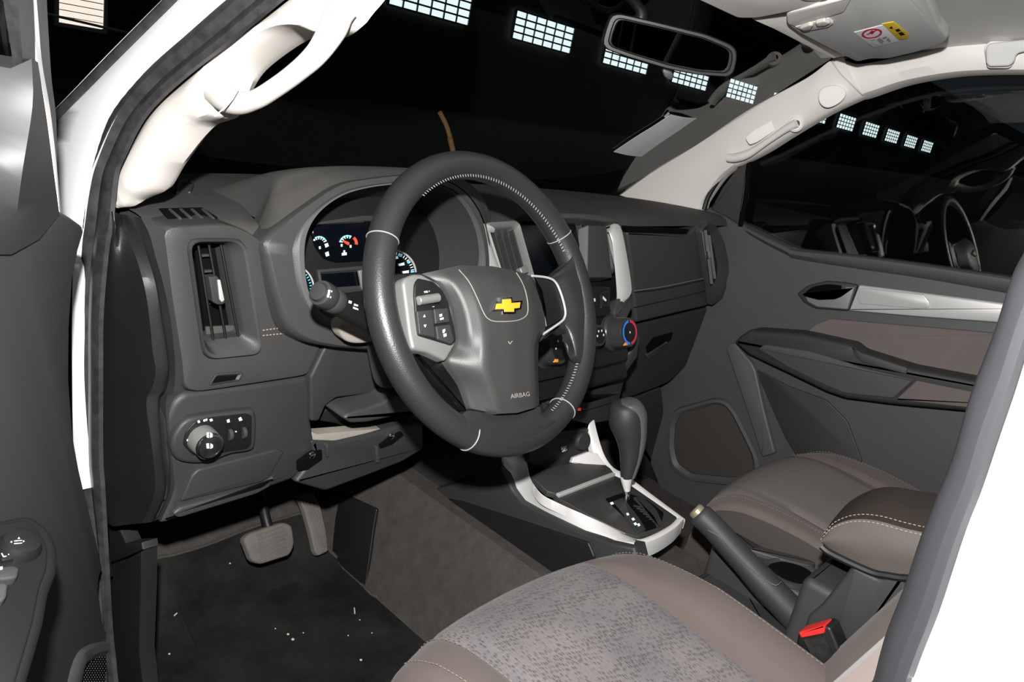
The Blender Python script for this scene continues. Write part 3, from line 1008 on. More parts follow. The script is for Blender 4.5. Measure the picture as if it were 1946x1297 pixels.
text('selector_letters', 'L • R', AP.pt(6, 1060, .0035), AP.pt(34, 1055, .0035), AP.n, M_['white'], dd)
slab('window_switch', AP, [(-30, 1080), (28, 1074), (38, 1080), (34, 1096), (24, 1099), (-30, 1104)], .008, M_['lower'], dd, r=.003, bev=.002, d=.007)
shape('switch_mark', AP, [[(0, 1078), (5, 1077), (5, 1082), (0, 1083)]], M_['white'], dd, d=.0078)
slab('window_switch', AP, [(-30, 1112), (8, 1106), (16, 1110), (14, 1132), (6, 1142), (-30, 1146)], .010, M_['dash'], dd, r=.003, bev=.002, d=.009)
# loudspeaker at the foot of the door
ring('speaker_surround', DP, [(118, 1340), (136, 1262), (150, 1236), (172, 1224), (205, 1218), (214, 1240), (220, 1340)], [(148, 1340), (156, 1272), (166, 1258), (184, 1250), (206, 1246), (211, 1262), (214, 1340)], [(0, 0), (.15, .005), (.6, .006), (1, .001), (1, -.002)], M_['door'], dd, ro=.01, ri=.008, n=60)
slab('speaker_backing', DP, [(148, 1340), (156, 1272), (166, 1258), (184, 1250), (206, 1246), (211, 1262), (214, 1340)], .004, M_['void'], dd, d=.0004, r=.008, bev=.0005)
g = Geo()
for j in range(22):
    for i in range(12):
        u, v = 154 + i * 5.0 + (j % 2) * 2.5 - j * .2, 1250 + j * 4.2
        if u > 212 or v < 1250 + max(0, (184 - u)) * .75 : continue
        c = DP.pt(u, v, .0012)
        g.add([c + (DP.e1 * math.cos(a) + DP.e2 * math.sin(a)) * .0009 for a in (0, 1.57, 3.14, 4.71)] + [c + DP.n * .0006], [(0, 1, 4), (1, 2, 4), (2, 3, 4), (3, 0, 4)])
o = g.mk('speaker_mesh', M_['silver2'], dd, smooth=False)
o['kind'] = 'stuff'

# ================================================================== dashboard
da = thing('dashboard', (0, .4, .4), 'dusty charcoal dashboard across the car below the windscreen', 'dashboard')
# hidden carcass
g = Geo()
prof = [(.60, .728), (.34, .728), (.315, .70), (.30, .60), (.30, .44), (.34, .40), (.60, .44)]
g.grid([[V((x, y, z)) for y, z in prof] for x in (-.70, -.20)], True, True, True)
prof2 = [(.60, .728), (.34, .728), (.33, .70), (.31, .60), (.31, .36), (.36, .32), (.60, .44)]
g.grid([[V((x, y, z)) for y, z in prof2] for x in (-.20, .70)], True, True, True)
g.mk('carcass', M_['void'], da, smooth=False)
# top pad (soft dusty skin)
def pad_front(x):
    if x < -.545: return .232
    if x < -.175: return .36
    if x < .2: return .235
    return .262
g = Geo()
rows = []
xs = [-.705 + i * (1.42 / 71) for i in range(72)]
for y_t in (0, .03, .08, .16, .3, .5, .7, .85, .95, 1.0):
    r = []
    for x in xs:
        yf = .5 * (pad_front(x - .012) + pad_front(x + .012))
        yb = .62 - .10 * (abs(x) / .72) ** 3
        y = yf + (yb - yf) * y_t
        z = .742 - .010 * y_t + .004 * math.sin(3.1 * y_t)
        if x > .2:
            z += .008 * (1 - y_t) * min(1, (x - .2) / .1)
        if y_t == 0: z -= .022
        elif y_t == .03: z -= .008
        elif y_t == .08: z -= .002
        r.append(V((x, y, z)))
    rows.append(r)
g.grid(rows)
g.mk('top_pad', M_['dashtop'], da)
# defroster speaker grille at the left corner
GPz = PZ(.741)
for i in range(14):
    t = i / 13
    a = [(276 + (338 - 276) * t * 1.0, 371 - t * 8), (300 + (344 - 300) * t, 341 - 2 * t)]
    b = [(a[0][0] + 2.6, a[0][1] - .3), (a[1][0] + 2.2, a[1][1] - .1)]
    slab('speaker_grille_rib', GPz, [a[0], b[0], b[1], a[1]], .003, M_['lower'], da, bev=.0006, d=.003)
tube('grille_border', GPz.pts([(336, 366), (342, 345), (366, 346), (360, 366)], .003), .0016, M_['dash'], da, seg=6)
# small slotted outlet on the pad
SP = PZ(.7435)
slab('side_outlet', SP, [(302, 396), (384, 394), (414, 413), (320, 415)], .006, M_['void'], da, bev=.0004, d=.0005)
for i in range(4):
    u = 312 + i * 21
    slab('outlet_vane', SP, [(u + 8, 396), (u + 13, 396), (u + 33, 413.5), (u + 28, 414)], .004, M_['dashtop'], da, bev=.0006, d=.0025)

# ---- left pod with side air vent
FL = Pl((-.624, .205, .656), (0, -1, .06))
pod_o = [(310, 441), (322, 432), (430, 425), (468, 437), (502, 461), (530, 560), (548, 622), (560, 640), (613, 657), (614, 672), (592, 715), (470, 734), (375, 749), (350, 743), (345, 690), (325, 560)]
vf_o = [(354, 454), (464, 454), (498, 673), (387, 684)]
vf_i = [(370, 468), (442, 467), (472, 644), (394, 655)]
A = [FL.d2(P) for P in FL.pts(pod_o)]
B = [FL.d2(P) for P in FL.pts(vf_o)]
ring2('side_pod', FL, A, B, [(0, -.12), (0, -.014), (.015, -.006), (.06, -.001), (.12, 0), (.75, 0), (.97, -.001), (1, -.006)], M_['dash'], da, n=120, ro=.010, ri=.016)
va = thing('air_vent', FL.pt(425, 684), 'upright air vent in the left dashboard pod with chrome tab and dusty vanes', 'air vent')
ring('vent_frame', FL, vf_o, vf_i, [(0, -.008), (0, .002), (.10, .005), (.3, .004), (.85, -.009), (1, -.013), (1, -.05)], M_['dash'], va, n=100, ro=.016, ri=.007)
slab('vent_back', FL, vf_i, .004, M_['void'], va, d=-.048, bev=.0005)
slab('dust_shelf', FL, [(392, 622), (472, 618), (474, 640), (394, 655)], .004, M_['tan2'] if 'tan2' in M_ else M_['dashtop'], va, d=-.035, bev=.001)


def blade(name, pl, a, b, d, dep, th, mat_, parent, lean=0.0):
    """one vent vane from pixel a to pixel b: thin plate running back into the vent"""
    P, Q = pl.pt(*a, d), pl.pt(*b, d)
    ax = (Q - P).normalized()
    s = ax.cross(pl.n).normalized()
    back = (-pl.n + s * lean).normalized() * dep
    nn = back.cross(ax).normalized() * th / 2
    g = Geo()
    v = []
    for o_ in (P, Q):
        for bb, w in ((V((0, 0, 0)), .5), (back * .12, 1.0), (back, 1.0)):
            v += [o_ + bb + nn * w, o_ + bb - nn * w]
    f = []
    for k in range(2):
        f += [(2 * k, 2 * k + 2, 2 * k + 8, 2 * k + 6), (2 * k + 1, 2 * k + 7, 2 * k + 9, 2 * k + 3)]
    f += [(0, 6, 7, 1), (4, 5, 11, 10), (0, 1, 3, 2), (2, 3, 5, 4), (6, 8, 9, 7), (8, 10, 11, 9)]
    return g.add(v, f).mk(name, mat_, parent, smooth=False)


for a, b in (((377, 468), (406, 652)), ((397, 467), (430, 649)), ((420, 467), (454, 646)), ((439, 468), (470, 640))):
    blade('vane', FL, a, b, -.012, .016, .0030, M_['cap'], va, -.5)
vt_ = slab('vane_tab', FL, [(397, 527), (413, 525), (418, 531), (429, 573), (426, 579), (414, 580), (405, 575)], .012, M_['lower'], va, d=-.002, r=.002, bev=.0015)
slab('tab_insert', FL, [(414, 533), (419, 532), (427, 571), (422, 575), (418, 570)], .004, M_['silver'], vt_, d=.0, r=.001, bev=.0008)
for k in range(4):
    v = 487 + k * 30
    blade('cross_vane', FL, (384 + k * 5, v), (398 + k * 5, v - 1), -.036, .006, .003, M_['dash'], va)

# card slot at the pod's lower edge
ring('slot_frame', FL, [(395, 732), (408, 710), (462, 706), (454, 723)], [(403, 729), (412, 716), (452, 713), (447, 722)], [(0, -.002), (0, .002), (.4, .0025), (1, 0), (1, -.001)], M_['lower'], da, n=40, ro=.002, ri=.001)
slab('slot_recess', FL, [(403, 729), (412, 716), (452, 713), (447, 722)], .001, M_['void'], da, d=.0006, bev=.0002)
stitch('pod_stitching', FL.pts([(501, 628), (553, 621)], .0012), M_['threadbrown'], da, step=.0045, ln=.0034, r=.0007)
stitch('pod_stitching', FL.pts([(501, 638), (552, 633)], .0012), M_['threadbrown'], da, step=.0045, ln=.0034, r=.0007)

# ---- dark side cap facing the door opening
def cap_row(v, L, M, N, R, G_, B, E, ve=None):
    ve = v if ve is None else ve
    vm = [v + (ve - v) * k / 5 for k in range(6)]
    return [PX(-.745).pt(L - 8, v) + V((.004, .02, 0)), PX(-.745).pt(L, v), PX(-.737).pt(M, vm[1]), PX(-.730).pt(N, vm[2]), PY(.192).pt(R, vm[3]), PY(.226).pt(G_, vm[4]) , PY(.203).pt(B, vm[5]), PY(.212).pt(E, ve)]
rows = [cap_row(404, 221, 226, 232, 246, 256, 268, 285, 414),
        cap_row(434, 218, 224, 236, 262, 272, 284, 314, 446),
        cap_row(482, 210, 232, 256, 279, 283, 295, 322, 486),
        cap_row(543, 204, 240, 274, 296, 300, 311, 331),
        cap_row(605, 200, 246, 284, 305, 310, 324, 341),
        cap_row(667, 199, 250, 290, 315, 320, 331, 348),
        cap_row(707, 198, 250, 296, 318, 322, 333, 352),
        cap_row(738, 198, 248, 288, 308, 316, 330, 352, 744),
        cap_row(770, 198, 245, 278, 299, 304, 315, 332, 765),
        cap_row(860, 198, 246, 290, 305, 310, 322, 334),
        cap_row(940, 200, 246, 294, 312, 316, 324, 334, 930),
        cap_row(1000, 212, 242, 270, 288, 294, 300, 308, 988)]
patch('side_cap', [[PX(-.745).pt(210, 402), PX(-.745).pt(215, 403), PX(-.740).pt(223, 405), rows[0][3]]] + [[a.lerp(b, .5) for a, b in zip([PX(-.745).pt(210, 402), PX(-.745).pt(215, 403), PX(-.740).pt(223, 405), rows[0][3]], rows[1][:4])]] + [r[:4] for r in rows[1:]], M_['cap'], da, nu=5, nv=4)
patch('pod_ridge', [r[3:] for r in rows], M_['dash'], da, nu=3, nv=4, lin_u=True, angle=30)

# ---- lower left panel with light switch and fuse box cover
LL = Pl((-.6, .205, .47), (0, -1, -.02))
slab('lower_panel', LL, [(350, 748), (470, 733), (588, 716), (593, 760), (592, 800), (601, 845), (587, 878), (560, 912), (440, 955), (302, 1000), (318, 965), (330, 930), (320, 880), (314, 800), (330, 765)], .05, M_['lower'], da, r=.008, bev=.008)
slab('fuse_box_cover', LL, [(342, 956), (365, 905), (377, 893), (527, 855), (541, 860), (513, 908), (499, 917)], .006, M_['lower'], da, r=.005, bev=.003, d=.0035)
slab('panel_lip', LL, [(328, 978), (343, 966), (498, 924), (522, 906), (514, 926), (488, 940), (340, 986)], .008, M_['dash'], da, r=.004, bev=.003, d=.005)
hs = thing('headlight_switch', LL.pt(400, 880), 'black headlight switch panel with chrome ringed rotary knob and thumbwheels', 'switch panel')
slab('switch_pod', LL, [(326, 850), (335, 822), (358, 798), (400, 789), (470, 781), (487, 786), (487, 840), (478, 858), (440, 865), (400, 880), (362, 882), (336, 874)], .014, M_['lower'], hs, curve=70, bev=.005, d=.011)
slab('switch_face', LL, [(348, 846), (353, 822), (370, 803), (398, 795), (468, 787), (479, 791), (478, 846), (470, 854), (436, 859), (398, 868), (366, 866)], .004, M_['gloss2'] if 'gloss2' in M_ else M_['black'], hs, r=.004, bev=.001, d=.0125)
kb = LL.pt(383, 834, .0125)
rk = lathe('rotary_knob', kb, LL.n, [(.0185, 0), (.0185, .006), (.0172, .022), (.0165, .0235), (.014, .0235)], M_['silver2'], hs, seg=40)
lathe('knob_ring', kb + LL.n * .0205, LL.n, [(.0178, 0), (.0178, .002), (.0165, .0042), (.0148, .0042), (.0148, .002)], M_['chrome'], rk, seg=40)
lathe('knob_face', kb + LL.n * .0225, LL.n, [(.0150, 0), (.0150, .001), (.012, .0014), (0, .0014)], M_['gloss'], rk, seg=40)
KP = LL.off(.0125 + .0243)
shape('lamp_symbol', KP, [[(393, 823), (397, 822), (397, 833), (393, 832)], [(399, 822), (404, 825), (404, 831), (399, 833)], [(392, 844), (397, 843), (398, 853), (393, 853)], [(400, 843), (405, 846), (405, 851), (400, 854)]], M_['white'], rk)
SFc = LL.off(.0128)
shape('switch_symbol', SFc, [[(375, 801), (379, 799), (381, 803), (377, 805)], [(386, 799), (390, 797), (391, 801), (387, 802)], [(391, 797), (394, 796), (394, 800), (392, 801)], [(398, 798), (403, 796), (405, 800), (400, 802)], [(355, 836), (358, 835), (358, 839), (355, 839)], [(431, 799), (436, 797), (437, 803), (432, 804)], [(453, 796), (458, 793), (461, 799), (455, 801)], [(447, 820), (450, 820), (450, 822), (447, 822)]], M_['white'], hs)
for k, (u0, v0) in enumerate(((430, 806), (456, 802))):
    ring('wheel_slot', LL, [(u0, v0), (u0 + 12, v0 - 1), (u0 + 12, v0 + 42), (u0 + 1, v0 + 44)], [(u0 + 2, v0 + 2), (u0 + 10, v0 + 1), (u0 + 10, v0 + 40), (u0 + 3, v0 + 42)], [(0, 0), (0, .001), (1, .001), (1, -.001)], M_['black'], hs, d=.0128, n=32)
    c = LL.pt(u0 + 6, v0 + 20, .0110)
    g = Geo()
    lathe('', c - LL.e1 * .0024, LL.e1, [(.0075, 0), (.0085, .0008), (.0085, .0040), (.0075, .0048)], None, seg=24, geo=g)
    g.mk('thumbwheel', M_['dash'], hs, smooth=False)

# ---- instrument hood
HP = Pl((-.375, .19, .70), (0, -1, .25))
hood_o = [(506, 485), (502, 461), (532, 428), (590, 385), (647, 350), (700, 339), (775, 332), (840, 340), (885, 365), (916, 410), (929, 465), (931, 520), (915, 580), (850, 640), (750, 665), (670, 664), (612, 657), (575, 645), (548, 622), (525, 560)]
hood_i = [(577, 500), (579, 455), (592, 420), (616, 392), (650, 371), (690, 359), (730, 353), (775, 349), (820, 351), (858, 365), (885, 393), (903, 428), (913, 468), (915, 510), (908, 556), (875, 596), (750, 628), (650, 615), (612, 599), (585, 555)]
lip_o = [(b[0] + (a[0] - b[0]) * .22, b[1] + (a[1] - b[1]) * .22) for a, b in zip(hood_o, hood_i)]
ring('hood_lip', HP, lip_o, hood_i, [(0, -.004), (0, .004), (.2, .0065), (.75, .0065), (1, .003), (1, -.006)], M_['lip'], da, n=140, curve=True)
ring('instrument_hood', HP, hood_o, hood_i, [(0, -.08), (0, -.012), (.03, -.004), (.12, 0), (.70, .001), (.76, .004), (.86, .006), (.97, .003), (1, -.004)], M_['dash'], da, n=140, curve=True)
# hood roof behind the brow
Hrow = [(502, 461), (532, 428), (590, 385), (647, 350), (700, 339), (775, 332), (840, 340), (885, 365), (916, 410), (931, 470)]
r0 = HP.pts(Hrow, -.008)
crest = [PY(.30).pt(u, v) for u, v in [(470, 380), (508, 338), (548, 322), (610, 319), (690, 321), (760, 327), (820, 333), (872, 346), (905, 372), (925, 430)]]
crest[0] = V((-.545, .30, .735))
for i, p in enumerate(crest):
    p.z = max(p.z, .735)
r2 = [V((p.x, .45, .738)) for p in crest]
mid0 = [a.lerp(b, .45) + V((0, 0, .008)) for a, b in zip(r0, crest)]
patch('hood_roof', [r0, mid0, crest, r2], M_['dashtop'], da, nu=5, nv=6)
# inner walls of the hood running back to the gauges
Ai = crv([(a, b, 0) for a, b in [HP.d2(P) for P in HP.pts(hood_i)]], 100, True)
rows = []
for t, dep, kx, ky in ((0, -.003, 1, 1), (0, -.02, .985, .98), (0, -.06, .93, .90), (0, -.105, .86, .80)):
    cx = sum(p.x for p in Ai) / len(Ai)
    cy = sum(p.y for p in Ai) / len(Ai)
    rows.append([HP.d3((cx + (p.x - cx) * kx, cy + (p.y - cy) * ky - (1 - ky) * .02), dep) for p in Ai])
g = Geo().grid(rows, True, False, True)
g.mk('hood_lining', M_['lower'], da)

# ---- gauges
ic = thing('instrument_cluster', (-.375, .27, .63), 'backlit instrument cluster with cyan marked gauges behind the steering wheel', 'instrument cluster')
CP = Pl((-.375, .272, .70), (0, -1, .22))
slab('cluster_plate', CP, [(560, 392), (640, 372), (760, 370), (835, 395), (840, 560), (780, 640), (620, 640), (560, 600)], .012, M_['black'], ic, bev=.003)
slab('gauge_window', CP, [(596, 432), (612, 428), (680, 421), (760, 421), (772, 440), (760, 490), (700, 496), (640, 500), (618, 494), (600, 470), (593, 446)], .006, M_['screen'], ic, r=.006, bev=.002, d=.004)
slab('gauge_bezel', CP, [(600, 428), (612, 421), (690, 410), (760, 410), (766, 421), (690, 421), (620, 428)], .006, M_['lower'], ic, r=.002, bev=.001, d=.006)
GPl = CP.off(.0045)


def arc_px(cx, cy, rx, ry, a0, a1, n):
    return [(cx + rx * math.cos(math.radians(a0 + (a1 - a0) * i / n)), cy - ry * math.sin(math.radians(a0 + (a1 - a0) * i / n))) for i in range(n + 1)]


def arcband(name, pl, cx, cy, rx, ry, w, a0, a1, m, par, n=14, d=.0008):
    A_, B_ = arc_px(cx, cy, rx, ry, a0, a1, n), arc_px(cx, cy, rx - w, ry - w, a0, a1, n)
    return shape(name, pl, [[A_[i], A_[i + 1], B_[i + 1], B_[i]] for i in range(n)], m, par, d=d)


def ticks(name, pl, cx, cy, rx, ry, w, a0, a1, n, m, par, tw=1.0, d=.0012):
    P = []
    for i in range(n + 1):
        a = math.radians(a0 + (a1 - a0) * i / n)
        c, s = math.cos(a), -math.sin(a)
        o_, q = (cx + rx * c, cy + ry * s), (cx + (rx - w) * c, cy + (ry - w) * s)
        tx, ty = -s * tw, c * tw
        P.append([(o_[0] - tx, o_[1] - ty), (o_[0] + tx, o_[1] + ty), (q[0] + tx, q[1] + ty), (q[0] - tx, q[1] - ty)])
    return shape(name, pl, P, m, par, d=d)


arcband('fuel_scale', GPl, 607, 464, 15, 15, 2.6, 20, 125, M_['cyan'], ic)
ticks('fuel_ticks', GPl, 607, 464, 15, 15, 6, 25, 120, 4, M_['glow'], ic, .8)
shape('fuel_symbol', GPl, [[(617, 464), (623, 462), (625, 468), (619, 471)], [(618, 481), (624, 478), (626, 486), (620, 488)], [(606, 469), (609, 468), (610, 473), (607, 474)], [(596, 455), (599, 454), (599, 458), (596, 458)]], M_['glow'], ic)
arcband('temperature_scale', GPl, 661, 463, 16, 16, 2.8, 62, 172, M_['cyan'], ic)
arcband('temperature_scale', GPl, 662, 463, 18, 17, 5, -8, 48, M_['red'], ic)
ticks('temperature_ticks', GPl, 661, 463, 16, 16, 6, 70, 165, 4, M_['glow'], ic, .8)
shape('temperature_needle', GPl, [[(651, 459), (654, 457), (664, 461), (664, 465), (661, 466)]], M_['red'], ic, d=.002)
shape('temperature_symbol', GPl, [[(648, 464), (651, 464), (651, 469), (648, 469)], [(665, 466), (668, 466), (668, 471), (665, 471)], [(650, 481), (659, 480), (659, 485), (650, 486)], [(653, 476), (656, 476), (656, 481), (653, 481)]], M_['glow'], ic)
ring('display_frame', CP, [(600, 513), (690, 505), (694, 552), (608, 562)], [(609, 521), (682, 516), (684, 543), (612, 548)], [(0, 0), (0, .004), (.5, .005), (1, .002), (1, -.001)], M_['lower'], ic, n=48)
slab('trip_display', CP, [(609, 521), (682, 516), (684, 543), (612, 548)], .003, M_['screen'], ic, d=.001, bev=.0005)
slab('display_edge', CP, [(682, 515), (690, 513), (694, 552), (689, 551)], .004, M_['silver2'], ic, d=.007, bev=.001)
# speedometer on the right, rev counter sliver on the left
slab('speedometer_face', CP, arc_px(745, 520, 46, 45, 0, 345, 23), .004, M_['screen'], ic, d=.005, bev=.0006)
arcband('speedometer_ring', CP.off(.006), 745, 520, 47, 46, 3.4, -30, 120, M_['silver'], ic, 20)
ticks('speedometer_ticks', CP.off(.006), 745, 520, 42, 41, 5, -20, 115, 18, M_['glow'], ic, .7)
ticks('speedometer_marks', CP.off(.0065), 745, 520, 42, 41, 6, 5, 95, 3, M_['cyan'], ic, 1.6)
shape('speedometer_figures', CP.off(.006), [[(747, 489), (756, 487), (757, 492), (748, 493)], [(757, 502), (768, 499), (769, 504), (759, 506)], [(765, 516), (777, 514), (777, 519), (766, 520)]], M_['glow'], ic)
arcband('speedometer_hub', CP.off(.007), 753, 525, 7, 6, 1.5, 0, 350, M_['dash'], ic)
slab('tachometer_face', CP, arc_px(560, 548, 38, 44, 0, 345, 23), .004, M_['screen'], ic, d=.006, bev=.0006)
arcband('tachometer_ring', CP.off(.007), 558, 550, 40, 46, 3, -20, 70, M_['silver'], ic, 14)
ticks('tachometer_ticks', CP.off(.007), 558, 550, 35, 41, 4, -15, 60, 9, M_['cyan'], ic, .8)

# ---- centre stack
CS = Pl((0, .228, .745), (0, -.84, .54))
cs = thing('centre_stack', CS.pt(1130, 740), 'central dashboard stack with satin silver side frames around vents and screen', 'centre stack')
def cs2(x, s): return CS.p + CS.e1 * x + CS.e2 * s
sx = CS.e1.x  # +1
top = 0.012
def csq(L): return [(x * (1 if sx > 0 else -1), s) for x, s in L]
slab2('stack_panel', CS, csq([(-.20, top), (.20, top), (.205, -.12), (.17, -.19), (.155, -.30), (-.155, -.30), (-.17, -.19), (-.205, -.12)]), .06, M_['black'], cs, r=.012, bev=.006, d=-.034)
slab('stack_visor', CS, [(1003, 404), (1066, 404), (1110, 405), (1140, 408), (1172, 415), (1178, 424), (1160, 422), (1100, 415), (1010, 414)], .07, M_['dashtop'], cs, bev=.004, d=.008)
for side in (1, -1):
    px_o = [(1158, 430), (1166, 424), (1177, 427), (1184, 446), (1194, 498), (1201, 545), (1199, 562), (1184, 576)]
    px_i = [(1155, 438), (1160, 438), (1164, 446), (1168, 460), (1173, 506), (1176, 540), (1177, 560), (1176, 572)]
    A = [CS.d2(P) for P in CS.pts(px_o)]
    B = [CS.d2(P) for P in CS.pts(px_i)]
    if side < 0:
        A = [(-a, b) for a, b in A]; B = [(-a, b) for a, b in B]
    rows = []
    A = crv([(a, b, 0) for a, b in A], 30); B = crv([(a, b, 0) for a, b in B], 30)
    for t, h in ((0, -.05), (0, -.004), (.12, .0025), (.5, .003), (.9, -.002), (1.0, -.006)):
        rows.append([CS.d3((a.x + (b.x - a.x) * t, a.y + (b.y - a.y) * t), h) for a, b in zip(A, B)])
    Geo().grid(rows).mk('side_frame', M_['silver'], cs, label='satin silver frame')
slab('frame_foot', CS, [(1174, 568), (1200, 560), (1204, 582), (1192, 606), (1168, 608), (1168, 590)], .05, M_['dash'], cs, r=.006, bev=.004, d=.0)
# air vents left and right of the screen
for side in (-1, 1):
    v = thing('air_vent', CS.d3((side * .125, -.09)), 'centre air vent %s with upright vanes and silver tab' % ('nearer the steering wheel' if side < 0 else 'nearer the glove box'), 'air vent', 'centre air vents')
    q = [(-.174, .0), (-.092, .004), (-.086, -.10), (-.164, -.098)]
    qi = [(-.163, -.010), (-.094, -.006), (-.088, -.094), (-.154, -.092)]
    if side > 0: q, qi = [(-a, b) for a, b in q], [(-a, b) for a, b in qi]
    vd = 0 if side < 0 else -.012
    ring2('vent_frame', CS, q, qi, [(0, -.03), (0, vd - .002), (.3, vd), (.7, vd - .004), (1, vd - .012), (1, -.034)], M_['silver2'] if side < 0 else M_['lower'], v, n=60, ro=.008, ri=.008)
    slab2('vent_back', CS, qi, .003, M_['void'], v, d=-.030, bev=.0005)
    for k in range(4):
        x = (-.150 + k * .0155) * (-side)
        P, Q = CS.d3((x, -.010), -.008), CS.d3((x + .004 * (-side), -.090), -.008)
        g = Geo()
        dirb = (-CS.n * .016 + CS.e1 * .004)
        nn = CS.e1 * .0016
        g.add([P + nn, P - nn, Q + nn, Q - nn, P + dirb + nn, P + dirb - nn, Q + dirb + nn, Q + dirb - nn], [(0, 2, 3, 1), (0, 4, 6, 2), (1, 3, 7, 5), (4, 5, 7, 6), (0, 1, 5, 4), (2, 6, 7, 3)])
        g.mk('vane', M_['dash'], v, smooth=False)
    tq = [(-.118, -.078), (-.100, -.074), (-.098, -.087), (-.116, -.089)]
    if side > 0: tq = [(-a, b) for a, b in tq]
    slab2('vane_tab', CS, tq, .010, M_['silver2'], v, d=vd, bev=.002, r=.003)
# screen
rd = thing('infotainment_screen', CS.d3((0, -.11)), 'dark glossy touchscreen in the middle of the dashboard', 'screen')
slab2('screen_housing', CS, [(-.082, .004), (.082, .004), (.080, -.115), (-.080, -.115)], .03, M_['black'], rd, d=-.016, bev=.002)
slab2('screen_glass', CS, [(-.076, .000), (.076, .000), (.074, -.100), (-.074, -.100)], .003, M_['screen'], rd, d=-.0135, bev=.0008, smooth=False)
slab('side_post', CS, [(1117, 428), (1152, 428), (1158, 470), (1164, 527), (1112, 528), (1114, 480)], .03, M_['dash'], rd, d=.002, bev=.003)
slab('side_edge', CS, [(1115, 430), (1119, 428), (1117, 528), (1112, 528)], .02, M_['silver2'], rd, d=.003, bev=.001)
slab('button_row', CS, [(1050, 540), (1160, 545), (1160, 602), (1050, 606)], .02, M_['black'], rd, d=-.006, bev=.003)
for u in (1120, 1142):
    slab('push_button', CS, [(u, 556), (u + 15, 553), (u + 17, 582), (u + 1, 586)], .006, M_['gloss'], rd, d=-.002, r=.002, bev=.0015)
shape('button_symbol', CS.off(-.0014), [[(1127, 568), (1131, 567), (1132, 573), (1128, 574)], [(1146, 563), (1149, 566), (1153, 571), (1151, 573), (1146, 568)]], M_['white'], rd)
# climate panel with three knobs
cl = thing('climate_control', CS.d3((0, -.27)), 'black climate control panel with three rotary knobs', 'climate control')
slab2('climate_panel', CS, [(-.150, -.165), (.150, -.165), (.140, -.268), (-.140, -.268)], .03, M_['black'], cl, r=.025, bev=.004, d=-.010)
for (u, v, nm) in ((1065, 661, 'a'), (1140, 638, 'b'), (1196, 632, 'c')):
    x = {'a': -.098, 'b': 0.0, 'c': .098}[nm]
    fc = PY(.083).pt(u, v)
    R_ = .029 if nm != 'b' else .020
    dep = .036 if nm != 'b' else .022
    ax = V((0, -.93, .36)).normalized()
    base = fc - ax * dep
    rk = lathe('rotary_knob', base, ax, [(R_ * 1.22, -.004), (R_ * 1.2, .003), (R_ * 1.08, .006), (R_ * 1.02, .010), (R_ * .95, dep - .003), (R_ * .90, dep), (R_ * .72, dep)], M_['knob'], cl, seg=40)
    lathe('knob_face', base, ax, [(R_ * .72, dep - .004), (R_ * .72, dep + .0005), (R_ * .5, dep + .001), (0, dep + .001)], M_['black'], rk, seg=32)
    kp = Pl(fc, ax)
    def kr(a, r, h=.0012): return fc + kp.e1 * (r * math.cos(math.radians(a))) + kp.e2 * (r * math.sin(math.radians(a))) + ax * h
    def karc(name, r0, r1, a0, a1, m, n=12):
        g = Geo()
        g.grid([[kr(a0 + (a1 - a0) * i / n, r0) for i in range(n + 1)], [kr(a0 + (a1 - a0) * i / n, r1) for i in range(n + 1)]])
        g.mk(name, m, rk, smooth=False)
    if nm == 'c':
        karc('cold_arc', R_ * .62, R_ * .78, 95, 265, M_['blue'])
        karc('hot_arc', R_ * .62, R_ * .78, -85, 85, M_['redprint'])
    if nm != 'b':
        slab2('knob_pointer', kp, [(kp.d2(kr(235, R_ * .8))[0] + dx, kp.d2(kr(235, R_ * .8))[1] + dy) for dx, dy in ((-.005, -.003), (.004, -.004), (.005, .001), (-.004, .002))], .004, M_['orange'], rk, d=.001, bev=.0006)
    for a in ((60, 120, 180, 0) if nm != 'c' else (90,)):
        c = kr(a, R_ * (.45 if nm != 'c' else .0), .0015)
        g = Geo()
        g.add([c + kp.e1 * .0022 * math.cos(k) + kp.e2 * .0022 * math.sin(k) for k in (0, 1, 2, 3, 4, 5)], [(0, 1, 2, 3, 4, 5)])
        g.mk('knob_mark', M_['white'], rk, smooth=False)
# lower bezels of the stack
CS3 = Pl((0, .10, .50), (0, -1, .1))
slab('stack_bezel', CS3, [(1030, 690), (1060, 712), (1120, 716), (1180, 694), (1200, 668), (1204, 640), (1218, 640), (1212, 680), (1192, 708), (1125, 730), (1060, 728), (1020, 706)], .03, M_['dash'], cs, bev=.005, d=-.02)
slab('storage_front', CS3, [(1010, 715), (1060, 734), (1125, 738), (1190, 714), (1178, 760), (1165, 800), (1120, 808), (1040, 790)], .06, M_['lower'], cs, r=.006, bev=.005, d=-.035)
slab('storage_lip', CS3, [(1040, 752), (1120, 762), (1178, 745), (1172, 765), (1118, 781), (1040, 770)], .02, M_['lower'], cs, r=.004, bev=.004, d=-.028)
shape('indicator_lamp', CS3, [[(1098, 776), (1104, 776), (1104, 781), (1098, 781)]], M_['red'], cs, d=-.026)

